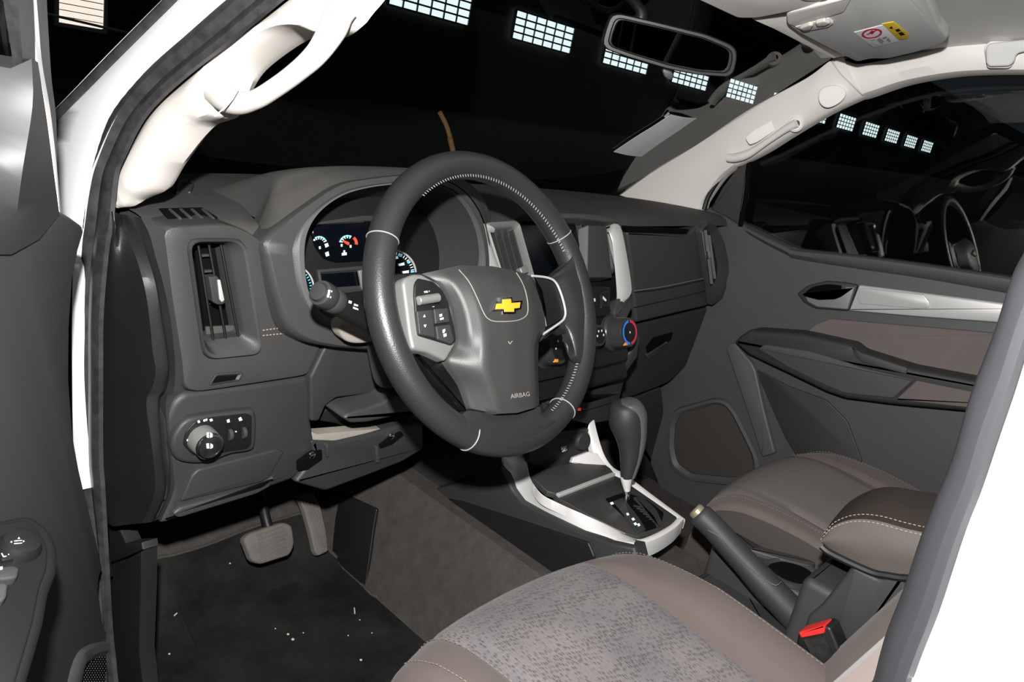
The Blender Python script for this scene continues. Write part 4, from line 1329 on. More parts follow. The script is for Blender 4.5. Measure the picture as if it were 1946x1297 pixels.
# ---- passenger side of the dashboard
PR = Pl((.25, .252, .7), (0, -1, .12))
slab('passenger_panel', PR, [(1192, 440), (1310, 446), (1330, 425), (1352, 422), (1374, 462), (1382, 510), (1380, 545), (1366, 572), (1340, 583), (1300, 592), (1210, 614), (1207, 580), (1200, 500)], .05, M_['dash'], da, r=.008, bev=.006)
slab('pad_groove', PR, [(1188, 430), (1310, 436), (1305, 444), (1192, 442)], .01, M_['void'], da, bev=.001, d=.002)
stitch('passenger_stitching', PR.pts([(1206, 553), (1262, 545), (1338, 529)], .0012), M_['threadbrown'], da, step=.006, ln=.0048, r=.0007)
tube('panel_seam', PR.pts([(1206, 556), (1262, 549), (1338, 533)], .0006), .0014, M_['black'], da, seg=6)
tube('panel_seam', PR.pts([(1205, 585), (1290, 566), (1345, 552)], .0004), .0012, M_['black'], da, seg=6)
vb = thing('air_vent', PR.pt(1350, 585), 'upright air vent at the passenger end of the dashboard beside the door', 'air vent')
ring('vent_frame', PR, [(1322, 436), (1336, 420), (1354, 428), (1370, 460), (1378, 500), (1378, 540), (1366, 566), (1345, 580)], [(1328, 446), (1338, 434), (1350, 446), (1358, 475), (1363, 505), (1363, 528), (1354, 543), (1340, 548)], [(0, -.01), (0, .010), (.2, .014), (.6, .010), (1, .0), (1, -.02)], M_['dash'], vb, n=60, ro=.006, ri=.005)
slab('vent_back', PR, [(1328, 446), (1338, 434), (1350, 446), (1358, 475), (1363, 505), (1363, 528), (1354, 543), (1340, 548)], .003, M_['black'], vb, d=.001, bev=.0004)
for a, b in (((1336, 438), (1347, 545)), ((1343, 438), (1355, 540)), ((1350, 448), (1361, 530))):
    blade('vane', PR, a, b, .008, .012, .0025, M_['silver2'], vb)
slab('vane_tab', PR, [(1344, 478), (1350, 477), (1352, 490), (1346, 492)], .006, M_['chrome'], vb, d=.012, bev=.001)
gb = thing('glove_box', (.48, .27, .36), 'dark glove box below the passenger dashboard panel', 'glove box')
GB = Pl((.45, .262, .47), (0, -1, -.1))
slab('glove_box_lid', GB, [(1204, 618), (1300, 597), (1345, 584), (1352, 600), (1340, 640), (1312, 690), (1272, 728), (1240, 742), (1180, 764), (1176, 720), (1196, 690), (1208, 650)], .05, M_['lower'], gb, r=.012, bev=.008)
slab('latch_recess', GB, [(1228, 660), (1242, 642), (1279, 632), (1276, 645), (1262, 658), (1232, 680)], .004, M_['void'], gb, r=.003, bev=.0008, d=.0015)
slab('latch_handle', GB, [(1230, 676), (1262, 656), (1270, 650), (1264, 662), (1244, 678), (1232, 684)], .008, M_['dash'], gb, r=.003, bev=.002, d=.006)

# ---- knee panel, column cover, slots under the wheel
KN = PY(.196)
slab('knee_panel', KN, [(590, 718), (616, 664), (650, 612), (720, 596), (830, 640), (830, 735), (745, 744), (640, 757), (620, 771), (607, 801), (591, 802)], .05, M_['lower'], da, r=.004, bev=.004)
slab('cove_panel', KN, [(606, 800), (624, 770), (700, 752), (800, 742), (800, 800), (720, 812), (655, 812), (640, 806)], .01, M_['cap'], da, bev=.002, d=-.04)
slab('ignition_cylinder', KN, [(668, 770), (686, 755), (712, 750), (728, 756), (728, 772), (700, 780), (672, 782)], .02, M_['dash'], da, r=.004, bev=.004, d=-.026)
slab('key_slot', KN, [(686, 764), (690, 753), (712, 754), (706, 763)], .01, M_['silver2'], da, r=.002, bev=.002, d=-.02)
slab('warning_lamp', KN, [(648, 763), (657, 760), (657, 763), (649, 765)], .004, M_['orange'], da, bev=.0005, d=-.03)
CV = PY(.16)
slab('column_lower_cover', CV, [(653, 796), (662, 787), (700, 776), (732, 764), (752, 750), (790, 760), (800, 790), (772, 788), (700, 804), (668, 806)], .05, M_['dash'], da, r=.006, bev=.005)
slab('padding_strip', KN, [(586, 819), (602, 826), (650, 822), (722, 815), (727, 819), (690, 831), (640, 840), (596, 840)], .02, M_['tan'], da, bev=.0006, d=-.012)
slab('knee_bolster', KN, [(592, 839), (640, 841), (700, 827), (762, 808), (806, 806), (806, 855), (764, 880), (700, 905), (620, 935), (560, 918), (598, 872)], .04, M_['lower'], da, r=.006, bev=.006, d=-.006)
for q, s in (([(566, 878), (590, 860), (612, 855), (613, 874), (585, 894), (566, 896)], (592, 865)), ([(720, 846), (742, 828), (762, 820), (768, 828), (745, 846), (722, 854)], (744, 828))):
    slab('screw_pocket', KN, q, .004, M_['void'], da, r=.003, bev=.0006, d=-.0045)
    lathe('screw', KN.pt(*s, -.004), KN.n, [(.0052, 0), (.0052, .003), (.003, .0045), (0, .0045)], M_['chrome'], da, seg=14)
slab('bolster_rib', KN, [(620, 848), (624, 846), (626, 868), (622, 870)], .008, M_['dash'], da, bev=.001, d=.0)
slab('bolster_rib', KN, [(714, 852), (718, 850), (722, 880), (716, 880)], .008, M_['dash'], da, bev=.001, d=.0)
slab('footwell_panel', PY(.30), [(1168, 770), (1258, 735), (1263, 780), (1252, 860), (1292, 965), (1236, 965), (1212, 880)], .03, M_['lower'], da, r=.01, bev=.008)
# underside sheet, the shade below the dash painted in as black
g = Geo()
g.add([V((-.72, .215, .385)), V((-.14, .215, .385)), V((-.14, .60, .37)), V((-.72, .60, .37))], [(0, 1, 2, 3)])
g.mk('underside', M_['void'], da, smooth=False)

# ================================================================== steering wheel
from mathutils.bvhtree import BVHTree


def onmesh(o, L, lift=0.0):
    """points of pixels dropped onto the surface of object o"""
    off = WL[o]
    t = BVHTree.FromPolygons([v.co + off for v in o.data.vertices], [tuple(p.vertices) for p in o.data.polygons])
    out = []
    for q in L:
        r = ray(q[0], q[1]).normalized()
        h = t.ray_cast(CAM, r)
        if h[0] is None:
            n = t.find_nearest(CAM + r * 1.0)
            out.append(n[0])
            continue
        out.append(h[0] - r * lift)
    return out


WC = V((-.375, 0, .701))
WP = Pl(WC, (0, -math.cos(math.radians(30.13)), math.sin(math.radians(30.13))))
sw = thing('steering_wheel', WC, 'black leather steering wheel with gold cross emblem in front of the gauges', 'steering wheel')
RR, RT = .1785, .0178


def wp(a, r, h=0.0): return WP.d3((r * math.cos(a), r * math.sin(a)), h)


g = Geo()
rows = []
NA, NB = 120, 20
for i in range(NA):
    a = 2 * math.pi * i / NA
    rt = RT
    rows.append([wp(a, RR + rt * math.cos(b) * 1.0, rt * 1.04 * math.sin(b)) for b in (2 * math.pi * j / NB for j in range(NB))])
rows.append(rows[0])
g.grid(rows, True)
rim = g.mk('rim', M_['leather'], sw)


def wang(u, v):
    q = WP.d2(WP.pt(u, v, .012))
    return math.atan2(q[1], q[0])


for uv in ((727, 443), (1072, 449), (905, 818), (1082, 776)):
    a = wang(*uv)
    tube('seam_ring', [wp(a, RR + (RT + .0004) * math.cos(b), (RT * 1.04 + .0004) * math.sin(b)) for b in (2 * math.pi * j / 24 for j in range(24))], .0008, M_['thread'], rim, seg=6, closed=True, n=48)


def rim_stitch(uv0, uv1, h=.35):
    a0, a1 = wang(*uv0), wang(*uv1)
    while a1 > a0: a1 -= 2 * math.pi
    b = math.radians(180 - 28)
    P = [wp(a0 + (a1 - a0) * i / 60, RR + (RT + .0003) * math.cos(b), (RT * 1.04 + .0003) * math.sin(b)) for i in range(61)]
    stitch('rim_stitching', P, M_['thread'], rim, step=.0046, ln=.0048, r=.0006, lift=.0004, cross=True)


rim_stitch((800, 360), (1050, 500))
rim_stitch((1075, 640), (1045, 775))

# hub body behind the airbag
lathe('hub_body', WC - WP.e2 * .02 + WP.n * .006, -WP.n, [(.045, 0), (.048, .01), (.046, .05), (.042, .085)], M_['black'], sw)
E2 = lambda x, y: (600 + .4858 * x, 270 + .4858 * y)
def EL(L): return [E2(*q) for q in L]

# airbag cover
padr = [
    [((415, 516), .002), ((480, 494), .008), ((562, 483), .018), ((690, 486), .020), ((790, 506), .016), ((846, 526), .004)],
    [((486, 556), .012), ((520, 552), .020), ((600, 545), .032), ((705, 548), .035), ((815, 565), .031), ((866, 585), .012)],
    [((532, 645), .014), ((562, 645), .023), ((640, 642), .038), ((740, 642), .041), ((850, 642), .037), ((886, 645), .014)],
    [((550, 740), .014), ((577, 745), .022), ((662, 750), .039), ((760, 750), .042), ((862, 740), .037), ((898, 726), .012)],
    [((544, 800), .010), ((577, 815), .016), ((655, 825), .037), ((762, 830), .040), ((852, 810), .036), ((874, 784), .012)],
    [((512, 858), .006), ((568, 885), .013), ((662, 895), .034), ((770, 900), .037), ((854, 880), .034), ((870, 865), .012)],
    [((568, 950), .004), ((602, 960), .011), ((684, 970), .030), ((780, 970), .033), ((858, 955), .030), ((872, 945), .012)],
    [((600, 1042), .002), ((632, 1052), .009), ((710, 1064), .024), ((790, 1060), .026), ((858, 1040), .024), ((874, 1028), .010)]]
for k_, r in enumerate(padr):
    (Lp, Lh), (Rp, Rh) = r[0], r[2]
    f_ = .60 if k_ < 4 else .46
    r[1] = ((Lp[0] * .55 + Rp[0] * .45, Lp[1] * .55 + Rp[1] * .45), Lh + (Rh - Lh) * f_)
rows = [[WP.pt(*E2(*q), h) for q, h in r] for r in padr]
pad = patch('airbag_cover', rows, M_['pad'], sw, nu=4, nv=6, thick=.02, tdir=-WP.n, lin_u=True, angle=50)
crease = onmesh(pad, EL([(560, 500), (600, 548), (632, 612), (655, 665), (672, 690), (700, 702), (760, 702), (800, 695), (826, 676), (830, 640), (822, 590), (805, 545), (785, 512)]), .0002)
tube('cover_seam', crease, .0006, M_['greyprint'], pad, seg=6, n=70)
text_on('airbag_lettering', pad, 'AIRBAG', (971, 758), (1007, 753), M_['greyprint'], pad, hk=1.15)
mk_ = onmesh(pad, [(966, 649), (969, 654), (972, 650), (974, 649)], .0006)
tube('scuff', mk_, .0005, M_['greyprint'], pad, seg=5)
EP = WP.off(.0415)
bo = [(934, 592.5), (942, 572.5), (950.5, 572.5), (949.5, 565.5), (974, 562.5), (975, 572), (994, 570.5), (991.5, 588), (981.5, 591), (981, 598), (956, 598), (955, 592.5)]
gi = [(942, 588), (944.5, 577.5), (955.5, 577), (955.5, 569.5), (971.5, 568), (972, 576), (989.5, 574.5), (988, 585.5), (977.5, 586.5), (977.5, 593), (959.5, 593), (959, 587.5)]
em = slab('emblem_border', EP, bo, .004, M_['chrome'], sw, d=.001, bev=.0008)
slab('emblem_face', EP, gi, .003, M_['gold'], em, d=.0018, bev=.0006, label='gold cross emblem face')

# left spoke: silver bracket, black key panel, keys
slab('spoke_backing', WP, EL([(270, 520), (345, 512), (420, 505), (520, 620), (540, 800), (510, 870), (380, 830), (330, 800), (286, 700)]), .03, M_['black'], sw, bev=.004, d=-.004)
slab('spoke_bracket', WP, EL([(340, 550), (350, 531), (384, 516), (416, 516), (486, 556), (532, 645), (552, 745), (546, 798), (511, 858), (445, 826), (379, 812), (366, 750), (352, 640)]), .018, M_['silver2'], sw, r=.004, bev=.004, d=.012)
slab('key_panel', WP, EL([(402, 532), (388, 556), (386, 600), (392, 680), (402, 757), (534, 797), (552, 775), (545, 725), (520, 622), (495, 576), (462, 546)]), .006, M_['black'], sw, r=.003, bev=.002, d=.0145)
KPn = WP.off(.0148)
slab('roller_well', KPn, EL([(396, 606), (478, 592), (486, 632), (400, 640)]), .002, M_['void'], sw, r=.001, bev=.0004, d=.0004)
a, b = KPn.pt(*E2(400, 622), .002), KPn.pt(*E2(480, 609), .002)
lathe('volume_roller', a, b - a, [(.0046, 0), (.0054, .001), (.0054, (b - a).length - .001), (.0046, (b - a).length)], M_['silver2'], sw, seg=20)
for q in ([(396, 662), (457, 656), (470, 766), (407, 752)], [(463, 653), (517, 650), (525, 704), (470, 712)], [(471, 720), (527, 714), (542, 776), (533, 791), (478, 772)]):
    slab('push_button', KPn, EL(q), .004, M_['lower'], sw, r=.0015, bev=.0012, d=.0026)
KB = KPn.off(.0027)
shape('button_symbol', KB, [EL([(421, 686), (426, 675), (430, 685)]), EL([(423, 716), (433, 714), (429, 726)]), EL([(484, 675), (494, 672), (495, 682), (486, 685)]), EL([(486, 690), (500, 686), (501, 694), (488, 697)]), EL([(497, 735), (506, 731), (507, 739), (502, 748), (498, 748)]), EL([(500, 752), (511, 748), (512, 760), (502, 764)])], M_['white'], sw)
text('volume_lettering', 'VOL +', KPn.pt(*E2(424, 592), .0006), KPn.pt(*E2(446, 588), .0006), WP.n, M_['white'], sw)
shape('volume_mark', KPn, [EL([(458, 644), (464, 643), (464, 645), (458, 646)])], M_['white'], sw)

# right spoke: blank insert, silver edge, leather bridge to the rim
slab('spoke_insert', WP, EL([(850, 530), (900, 533), (930, 546), (954, 590), (970, 650), (968, 684), (955, 699), (903, 727), (893, 640), (880, 580)]), .02, M_['black'], sw, r=.003, bev=.003, d=.011)
tube('spoke_edge', WP.pts(EL([(846, 524), (905, 531), (938, 549), (961, 598), (976, 658), (973, 688), (955, 708), (890, 752)]), .0115), .0017, M_['silver'], sw, seg=10, n=60)
slab('spoke_leather', WP, EL([(977, 688), (955, 709), (890, 752), (874, 786), (905, 768), (948, 733), (985, 748), (992, 720)]), .02, M_['leather'], sw, bev=.004, d=.0105)
SL = [[(978, 476), (996, 456), (1006, 436)], [(926, 526), (970, 500), (1016, 484)], [(944, 546), (982, 528), (1024, 516)], [(963, 596), (1002, 582), (1040, 572)], [(978, 656), (1020, 655), (1052, 660)], [(974, 706), (1018, 735), (1050, 750)], [(986, 742), (1020, 790), (1046, 820)], [(1002, 800), (1018, 840), (1036, 862)]]
patch('spoke_leather', [[WP.pt(*E2(*q), h) for q, h in zip(r, (.0105, .017, .0186) if k_ else (.004, .010, .016))] for k_, r in enumerate(SL)], M_['leather'], sw, nu=6, nv=6, thick=.012, tdir=-WP.n)

# lower left gloss cover and bottom spoke
slab('lower_spoke_cover', WP, EL([(379, 818), (440, 830), (506, 863), (562, 950), (598, 1050), (580, 1062), (520, 1000), (470, 960), (425, 900), (395, 850)]), .03, M_['piano'], sw, r=.003, bev=.005, d=-.002)
rows = [WP.pts(EL([(574, 1066), (604, 1052), (706, 1068), (790, 1064), (872, 1036), (884, 1060), (900, 1080)]), .012),
        WP.pts(EL([(590, 1084), (640, 1090), (706, 1100), (790, 1096), (860, 1078), (890, 1078), (915, 1086)]), .0165),
        WP.pts(EL([(600, 1100), (650, 1125), (716, 1146), (790, 1146), (850, 1128), (895, 1108), (930, 1088)]), .0185),
        WP.pts(EL([(610, 1140), (660, 1165), (726, 1186), (800, 1186), (862, 1168), (910, 1140), (950, 1108)]), .0172)]
patch('bottom_spoke', rows, M_['leather'], sw, nu=6, nv=6, thick=.022, tdir=-WP.n)

# column shroud between wheel and dash
co = thing('steering_column', (-.375, .14, .60), 'charcoal steering column cover behind the wheel', 'steering column')
g = Geo()
rows = []
for t, w, hu, hd in ((.045, .050, .020, .060), (.07, .058, .026, .070), (.12, .064, .030, .078), (.19, .066, .032, .080)):
    c = WC - WP.n * t
    pts_ = rnd([(-w, -hd), (w, -hd), (w, hu), (-w, hu)], .025, 5)
    rows.append([c + WP.e1 * x + WP.e2 * y for x, y in pts_])
g.grid(rows, True, True, True)
g.mk('column_cover', M_['lower'], co)
BT = PY(.13)
slab('dusty_boot', BT, [(646, 622), (656, 612), (690, 618), (715, 630), (715, 648), (690, 654), (664, 652), (650, 640)], .02, M_['tan'], co, curve=40, bev=.004, d=.0)
st = thing('turn_signal_stalk', PY(.075).pt(720, 625), 'black turn signal stalk with white symbols left behind the wheel', 'stalk')
tip, bas = PY(.045).pt(604, 554), PY(.075).pt(728, 628)
ax = (bas - tip).normalized()
Ls = (bas - tip).length
stp = lathe('stalk_tip', tip, ax, [(.0, -.0015), (.007, -.0015), (.0098, -.001), (.0106, .001), (.0106, .002), (.0115, .0035), (.0140, .004), (.0150, .008), (.0150, .020), (.0144, .0215)], M_['lower'], st, seg=32)
scl = lathe('stalk_collar', tip + ax * .0215, ax, [(.0142, 0), (.0148, .001), (.0148, .014), (.0138, .016)], M_['dash'], st, seg=32)
brl = lathe('stalk_barrel', tip + ax * .037, ax, [(.0130, 0), (.0140, .002), (.0142, Ls * .5), (.0140, Ls)], M_['black'], st, seg=32)
def marks_on(name, o, polys, m, par, lift=.0005):
    g = Geo()
    for p in polys: g.add(onmesh(o, p, lift), [tuple(range(len(p)))])
    return g.mk(name, m, par, smooth=False)


marks_on('stalk_symbol', stp, [[(624, 551), (628, 551.5), (625, 566), (621, 565)], [(629.5, 552), (631.5, 553), (629, 567), (627, 567)]], M_['white'], stp)
marks_on('stalk_symbol', scl, [[(640, 556), (646, 560), (640, 561)], [(637, 565), (644, 565), (641, 570)]], M_['white'], scl)
marks_on('stalk_symbol', brl, [[(663, 571), (669, 573), (668, 578), (662, 576)], [(673, 577), (681, 580), (680, 583), (672, 581)], [(671, 583), (681, 587), (681, 590), (671, 587)], [(657, 567), (659, 568), (657, 578), (655, 577)]], M_['white'], brl)

# ================================================================== floor, mat, pedals
def floor_z(y): return max(0.0, (y - .40) * .85)
FS = Surf(lambda p: -(p.z - floor_z(p.y)))
g = Geo()
g.grid([[V((x, y, floor_z(y) - .004)) for x in (-.74, -.5, -.215)] for y in (-.75, -.3, 0, .2, .36, .40, .44, .55, .70)])
g.grid([[V((x, y, floor_z(y) - .004)) for x in (.215, .5, .74)] for y in (-.75, -.3, 0, .2, .36, .40, .44, .55, .70)])
o = g.mk('floor', M_['carpet'])
setp(o, 'worn grey carpet covering the car floor', None, None, 'structure')
# tunnel carpet
g = Geo()
tun = [(-.26, .0), (-.235, .012), (-.205, .08), (-.185, .16), (-.15, .21), (.15, .21), (.185, .16), (.205, .08), (.235, .012), (.26, 0)]
g.grid([[V((x, y, z + max(0, y - .42) * .7)) for x, z in tun] for y in (-.7, -.2, .1, .3, .42, .55, .70)])
o = g.mk('floor.001', M_['carpet'])
setp(o, 'grey carpet over the central tunnel', None, None, 'structure')
TN = Pl((-.205, .3, .08), (-1, 0, .26))
fm = thing('floor_mat', (-.45, .1, .01), 'black driver floor mat with a few straws and crumbs on it', 'floor mat')
mo_ = [(286, 1074), (330, 1063), (400, 1041), (470, 1013), (540, 992), (580, 988), (622, 1052), (650, 1078), (690, 1124), (702, 1138), (760, 1166), (822, 1202), (930, 1260), (930, 1360), (560, 1380), (284, 1360), (276, 1200), (276, 1110)]
P = crv(FS.pts(mo_), 120, True)
cx = sum((p for p in P), V((0, 0, 0))) / len(P)
g = Geo()
rows = [[p - V((0, 0, .004)) for p in P], [p + V((0, -.002, .010)) for p in P]]
for t in (.97, .8, .6, .4, .2):
    r = []
    for p in P:
        q = cx.lerp(p, t)
        q.z = floor_z(q.y) + .011
        r.append(q)
    rows.append(r)
g.grid(rows, True, False, True)
g.mk('mat_body', M_['mat'], fm)
tube('mat_binding', [p + V((0, -.003, .011)) for p in P], .0035, M_['carpet'], fm, seg=6, closed=True, n=120)
crs = FS.pts([(292, 1078), (330, 1150), (368, 1240), (398, 1320)])
tube('mat_fold', [p + V((0, 0, .010)) for p in crs], .004, M_['mat'], fm, seg=6, ry=.0025)
o = slab('tunnel_patch', TN, [(646, 936), (716, 968), (710, 1000), (702, 1060), (692, 1126), (668, 1104), (630, 1052), (636, 990)], .006, M_['cap'], None, r=.004, bev=.002, d=.012)
setp(o, 'black rubber heel patch on the tunnel carpet beside the accelerator', 'heel pad')
# straws and crumbs
for i, (u, v, L_, a) in enumerate(((672, 1173, .016, 1.0), (335, 1180, .012, .4), (546, 1218, .005, 2.0), (555, 1228, .006, 1.2), (522, 1207, .003, .2), (684, 1267, .005, .9), (321, 1256, .004, .3), (290, 1160, .003, 0), (575, 1215, .003, .5), (705, 1215, .003, 1.1), (436, 1083, .004, .4), (660, 1220, .003, .3), (682, 1190, .003, 2.2))):
    p = FS.pt(u, v) + V((0, 0, .0135))
    dv = V((math.cos(a), math.sin(a), 0))
    if L_ > .01:
        o = tube('straw', [p - dv * L_ / 2, p + V((0, 0, .001)), p + dv * L_ / 2], .0012, M_['straw'], seg=6, n=6)
        setp(o, 'longest pale straw lying on the black floor mat' if i == 0 else 'short pale straw near the outer edge of the floor mat', 'straw')
    else:
        g = Geo()
        lathe('', p - V((0, 0, .0012)), (0, 0, 1), [(L_ * .35, 0), (L_ * .5, L_ * .2), (L_ * .3, L_ * .4)], None, seg=6, geo=g)
        o = g.mk('crumb', M_['straw'], smooth=False)
        setp(o, 'tiny pale crumb on the black floor mat', 'crumb', 'crumbs on the floor mat')

BK = Pl((-.405, .384, .125), (0, -.85, .45))
bp = thing('brake_pedal', (-.40, .42, .10), 'wide worn brake pedal with gridded rubber pad', 'pedal')
slab('pedal_pad', BK, [(463, 1026), (476, 1014), (540, 993), (556, 999), (561, 1035), (552, 1056), (496, 1074), (479, 1068)], .016, M_['pedal'], bp, r=.008, bev=.005)
g = Geo()
for k in range(7):
    t = k / 6
    u0, v0, u1, v1 = 488 + t * 8, 1017 + t * 48, 538 + t * 8, 1000 + t * 46
    slab('', BK, [(u0, v0), (u1, v1), (u1 + .6, v1 + 3), (u0 + .6, v0 + 3)], .003, None, geo=g, bev=.0006, d=.002)
for k in range(9):
    t = k / 8
    u0, v0, u1, v1 = 490 + t * 50, 1016 - t * 17, 499 + t * 48, 1066 - t * 18
    slab('', BK, [(u0, v0), (u0 + 2.4, v0 - .6), (u1 + 2.4, v1 - .6), (u1, v1)], .003, None, geo=g, bev=.0006, d=.002)
o = g.mk('pad_grid', M_['pedal'], bp)
o['kind'] = 'stuff'
tube('pedal_arm', [BK.pt(512, 1010, -.012), BK.pt(505, 985, -.02), BK.pt(498, 950, -.03), BK.pt(490, 900, -.03)], .009, M_['black'], bp, seg=10)
AC = Pl((-.278, .43, .096), (0, -.8, .6))
ap = thing('accelerator_pedal', (-.28, .45, .05), 'tall narrow worn accelerator pedal right of the brake pedal', 'pedal')
slab('pedal_pad', AC, [(566, 938), (596, 934), (611, 965), (621, 1010), (625, 1048), (606, 1057), (599, 1050), (590, 1010), (580, 975)], .014, M_['pedal'], ap, r=.004, bev=.004)
g = Geo()
for k in range(3):
    slab('', AC, [(582 + k * 7, 950), (585 + k * 7, 950), (612 + k * 4, 1040), (609 + k * 4, 1040)], .003, None, geo=g, bev=.0006, d=.002)
o = g.mk('pad_ribs', M_['pedal'], ap)
o['kind'] = 'stuff'
tube('pedal_arm', [AC.pt(585, 950, -.012), AC.pt(570, 920, -.02), AC.pt(560, 880, -.03)], .009, M_['black'], ap, seg=10)

# ================================================================== centre console
cc = thing('centre_console', (0, 0, .05), 'charcoal centre console with satin silver rim around the gear gate', 'centre console')
box('console_body', (-.105, -.09, .08), (.105, .16, .295), M_['lower'], cc, bev=.012)
CSd = PX(-.122)
slab('side_panel', CSd, [(783, 952), (797, 937), (870, 917), (950, 888), (960, 902), (974, 932), (992, 954), (1030, 975), (1104, 1012), (1161, 1032), (1205, 1041), (1220, 1100), (1060, 1110), (1015, 1090), (930, 1052), (838, 1021), (824, 1006), (808, 990), (786, 975)], .03, M_['lower'], cc, bev=.006)
slab('side_cover', CSd, [(783, 952), (797, 938), (812, 940), (880, 955), (990, 990), (1118, 1032), (1130, 1060), (1110, 1110), (1060, 1110), (1015, 1091), (930, 1053), (838, 1022), (824, 1007), (806, 990), (786, 976)], .008, M_['cap'], cc, r=.004, bev=.003, d=.004)
lathe('cover_bolt', CSd.pt(795, 966, .004), CSd.n, [(.0125, 0), (.0125, .003), (.010, .005), (.0095, .003), (.0075, .003), (.0065, .005), (0, .005)], M_['black'], cc)
slab('front_side', CSd, [(700, 860), (945, 822), (958, 880), (950, 893), (880, 915), (797, 936)], .03, M_['lower'], cc, bev=.004, d=-.012)
GP = Pl((0, 0, .330), (0, -.1, 1))
# silver rails
def rail(name, o_, i_, down=.03):
    A, B = crv(o_, 50), crv(i_, 50)
    rows = []
    for t, h in ((.0, -down), (0, -.004), (.08, 0), (.3, .0015), (.7, .001), (.94, -.001), (1, -.004), (1.0, -.02)):
        rows.append([a.lerp(b, t) + V((0, 0, h)) for a, b in zip(A, B)])
    return Geo().grid(rows).mk(name, M_['rail'], cc, label='satin silver rail')
rail('rim_rail', [PX(-.112).pt(u, v) for u, v in [(955, 862), (962, 890), (972, 925), (988, 948), (1030, 970), (1104, 1007), (1161, 1027), (1205, 1033)]],
     GP.pts([(1000, 862), (1007, 900), (1018, 922), (1034, 940), (1068, 957), (1140, 989), (1185, 1012), (1212, 1024)]), .012)
rail('rim_rail', GP.pts([(1205, 1034), (1225, 1033), (1255, 1022), (1285, 1003), (1301, 986)]), GP.pts([(1205, 1022), (1219, 1023), (1245, 1013), (1272, 998), (1286, 985)]), .03)
rr_o = [PX(.108).pt(u, v) for u, v in [(1130, 798), (1138, 830), (1150, 865), (1166, 888), (1190, 902), (1240, 940), (1303, 987)]]
rr_i = [PX(.092).pt(u, v) for u, v in [(1119, 806), (1123, 840), (1132, 872), (1150, 894), (1178, 908), (1228, 944), (1288, 986)]]
rail('rim_rail', rr_o, rr_i, .02)
slab('tray_floor', GP, [(1010, 905), (1035, 892), (1128, 868), (1160, 890), (1168, 900), (1062, 940), (1040, 934)], .01, M_['dash'], cc, bev=.002, d=-.012)
slab('tray_back', Pl((0, .115, .36), (0, -1, .2)), [(1005, 880), (1010, 830), (1120, 815), (1136, 862), (1140, 868), (1040, 893)], .01, M_['lower'], cc, bev=.002)
slab('tray_step', Pl((.07, .07, .34), (-.5, -1, .5)), [(1086, 880), (1090, 870), (1120, 859), (1136, 862), (1148, 880), (1160, 892), (1120, 892)], .01, M_['rail'], cc, r=.002, bev=.002)
slab('tray_ledge', GP, [(1058, 937), (1164, 897), (1170, 901), (1064, 942)], .01, M_['silver'], cc, bev=.0015, d=-.001)
sk = Pl((.03, .115, .36), (0, -1, .2))
lathe('power_socket', sk.pt(1104, 838, .0), sk.n + V((-.15, 0, 0)), [(.019, 0), (.019, .006), (.016, .010), (.006, .011), (0, .011)], M_['lower'], cc)
slab('socket_pin', sk, [(1067, 850), (1077, 848), (1078, 858), (1068, 861)], .006, M_['chrome'], cc, r=.001, bev=.001, d=.004)
slab('gate_plate', GP, [(1052, 942), (1064, 938), (1165, 903), (1178, 908), (1288, 984), (1262, 1008), (1216, 1022), (1188, 1014), (1120, 980)], .02, M_['gate'], cc, r=.004, bev=.002, d=-.006)
slab('gate_slot', GP, [(1150, 948), (1188, 935), (1230, 950), (1262, 975), (1256, 1000), (1226, 1010), (1190, 985)], .004, M_['void'], cc, r=.004, bev=.001, d=-.0045)
slab('gate_slide', GP, [(1166, 952), (1184, 945), (1216, 985), (1228, 1006), (1212, 1012), (1196, 990)], .006, M_['lower'], cc, r=.002, bev=.002, d=-.002)
slab('gate_shoulder', GP, [(1204, 944), (1222, 944), (1248, 968), (1260, 994), (1250, 1000), (1240, 980)], .006, M_['lower'], cc, r=.003, bev=.002, d=.0)
g = Geo()
for k in range(8):
    u, v = 1204 + k * 6, 960 + k * 5
    slab('', GP, [(u, v), (u + 14, v + 3), (u + 14.8, v + 4.5), (u + .8, v + 1.5)], .002, None, geo=g, bev=.0003, d=-.002)
o = g.mk('gate_ribs', M_['lower'], cc)
o['kind'] = 'stuff'
GQ = GP.off(-.0015)
for q_ in [[(1159, 956), (1164, 954), (1167, 958), (1162, 960)], [(1190, 976), (1194, 975), (1196, 979), (1192, 980)], [(1200, 986), (1204, 984), (1207, 988), (1203, 990)], [(1204, 995), (1208, 993), (1211, 997), (1207, 999)], [(1211, 996), (1215, 995), (1217, 999), (1213, 1001)]]:
    shape('gear_mark', GQ, [q_], M_['glow'], cc)

# gear lever
gl = thing('gear_lever', GP.pt(1190, 950), 'automatic gear lever with black grip and silver side on the console', 'gear lever')
gc = GP.pt(1190, 950)
GL = Pl(gc + V((0, 0, .08)), V((CAM.x - gc.x, CAM.y - gc.y, 0)))
def lev(levels, k=1.1, shift=0.0):
    rows = []
    for v, l, r in levels:
        a, b = GL.pt(l, v), GL.pt(r, v)
        c = a.lerp(b, .5) - GL.n * shift
        e = (b - a) / 2
        rows.append([c + e * math.cos(2 * math.pi * j / 24) + GL.n * e.length * k * math.sin(2 * math.pi * j / 24) for j in range(24)])
    m = len(rows)
    cols = [crv([rows[i][j] for i in range(m)], m * 4) for j in range(24)]
    return [[cols[j][i] for j in range(24)] for i in range(m * 4)]
Geo().grid(lev([(762, 1174, 1196), (764, 1166, 1206), (769, 1160, 1216), (780, 1157, 1222), (792, 1156, 1224), (806, 1158, 1224), (820, 1164, 1224), (832, 1170, 1223), (852, 1176, 1220), (872, 1178, 1216), (892, 1179, 1210), (907, 1180, 1205)]), True, True, True).mk('grip', M_['lower'], gl)
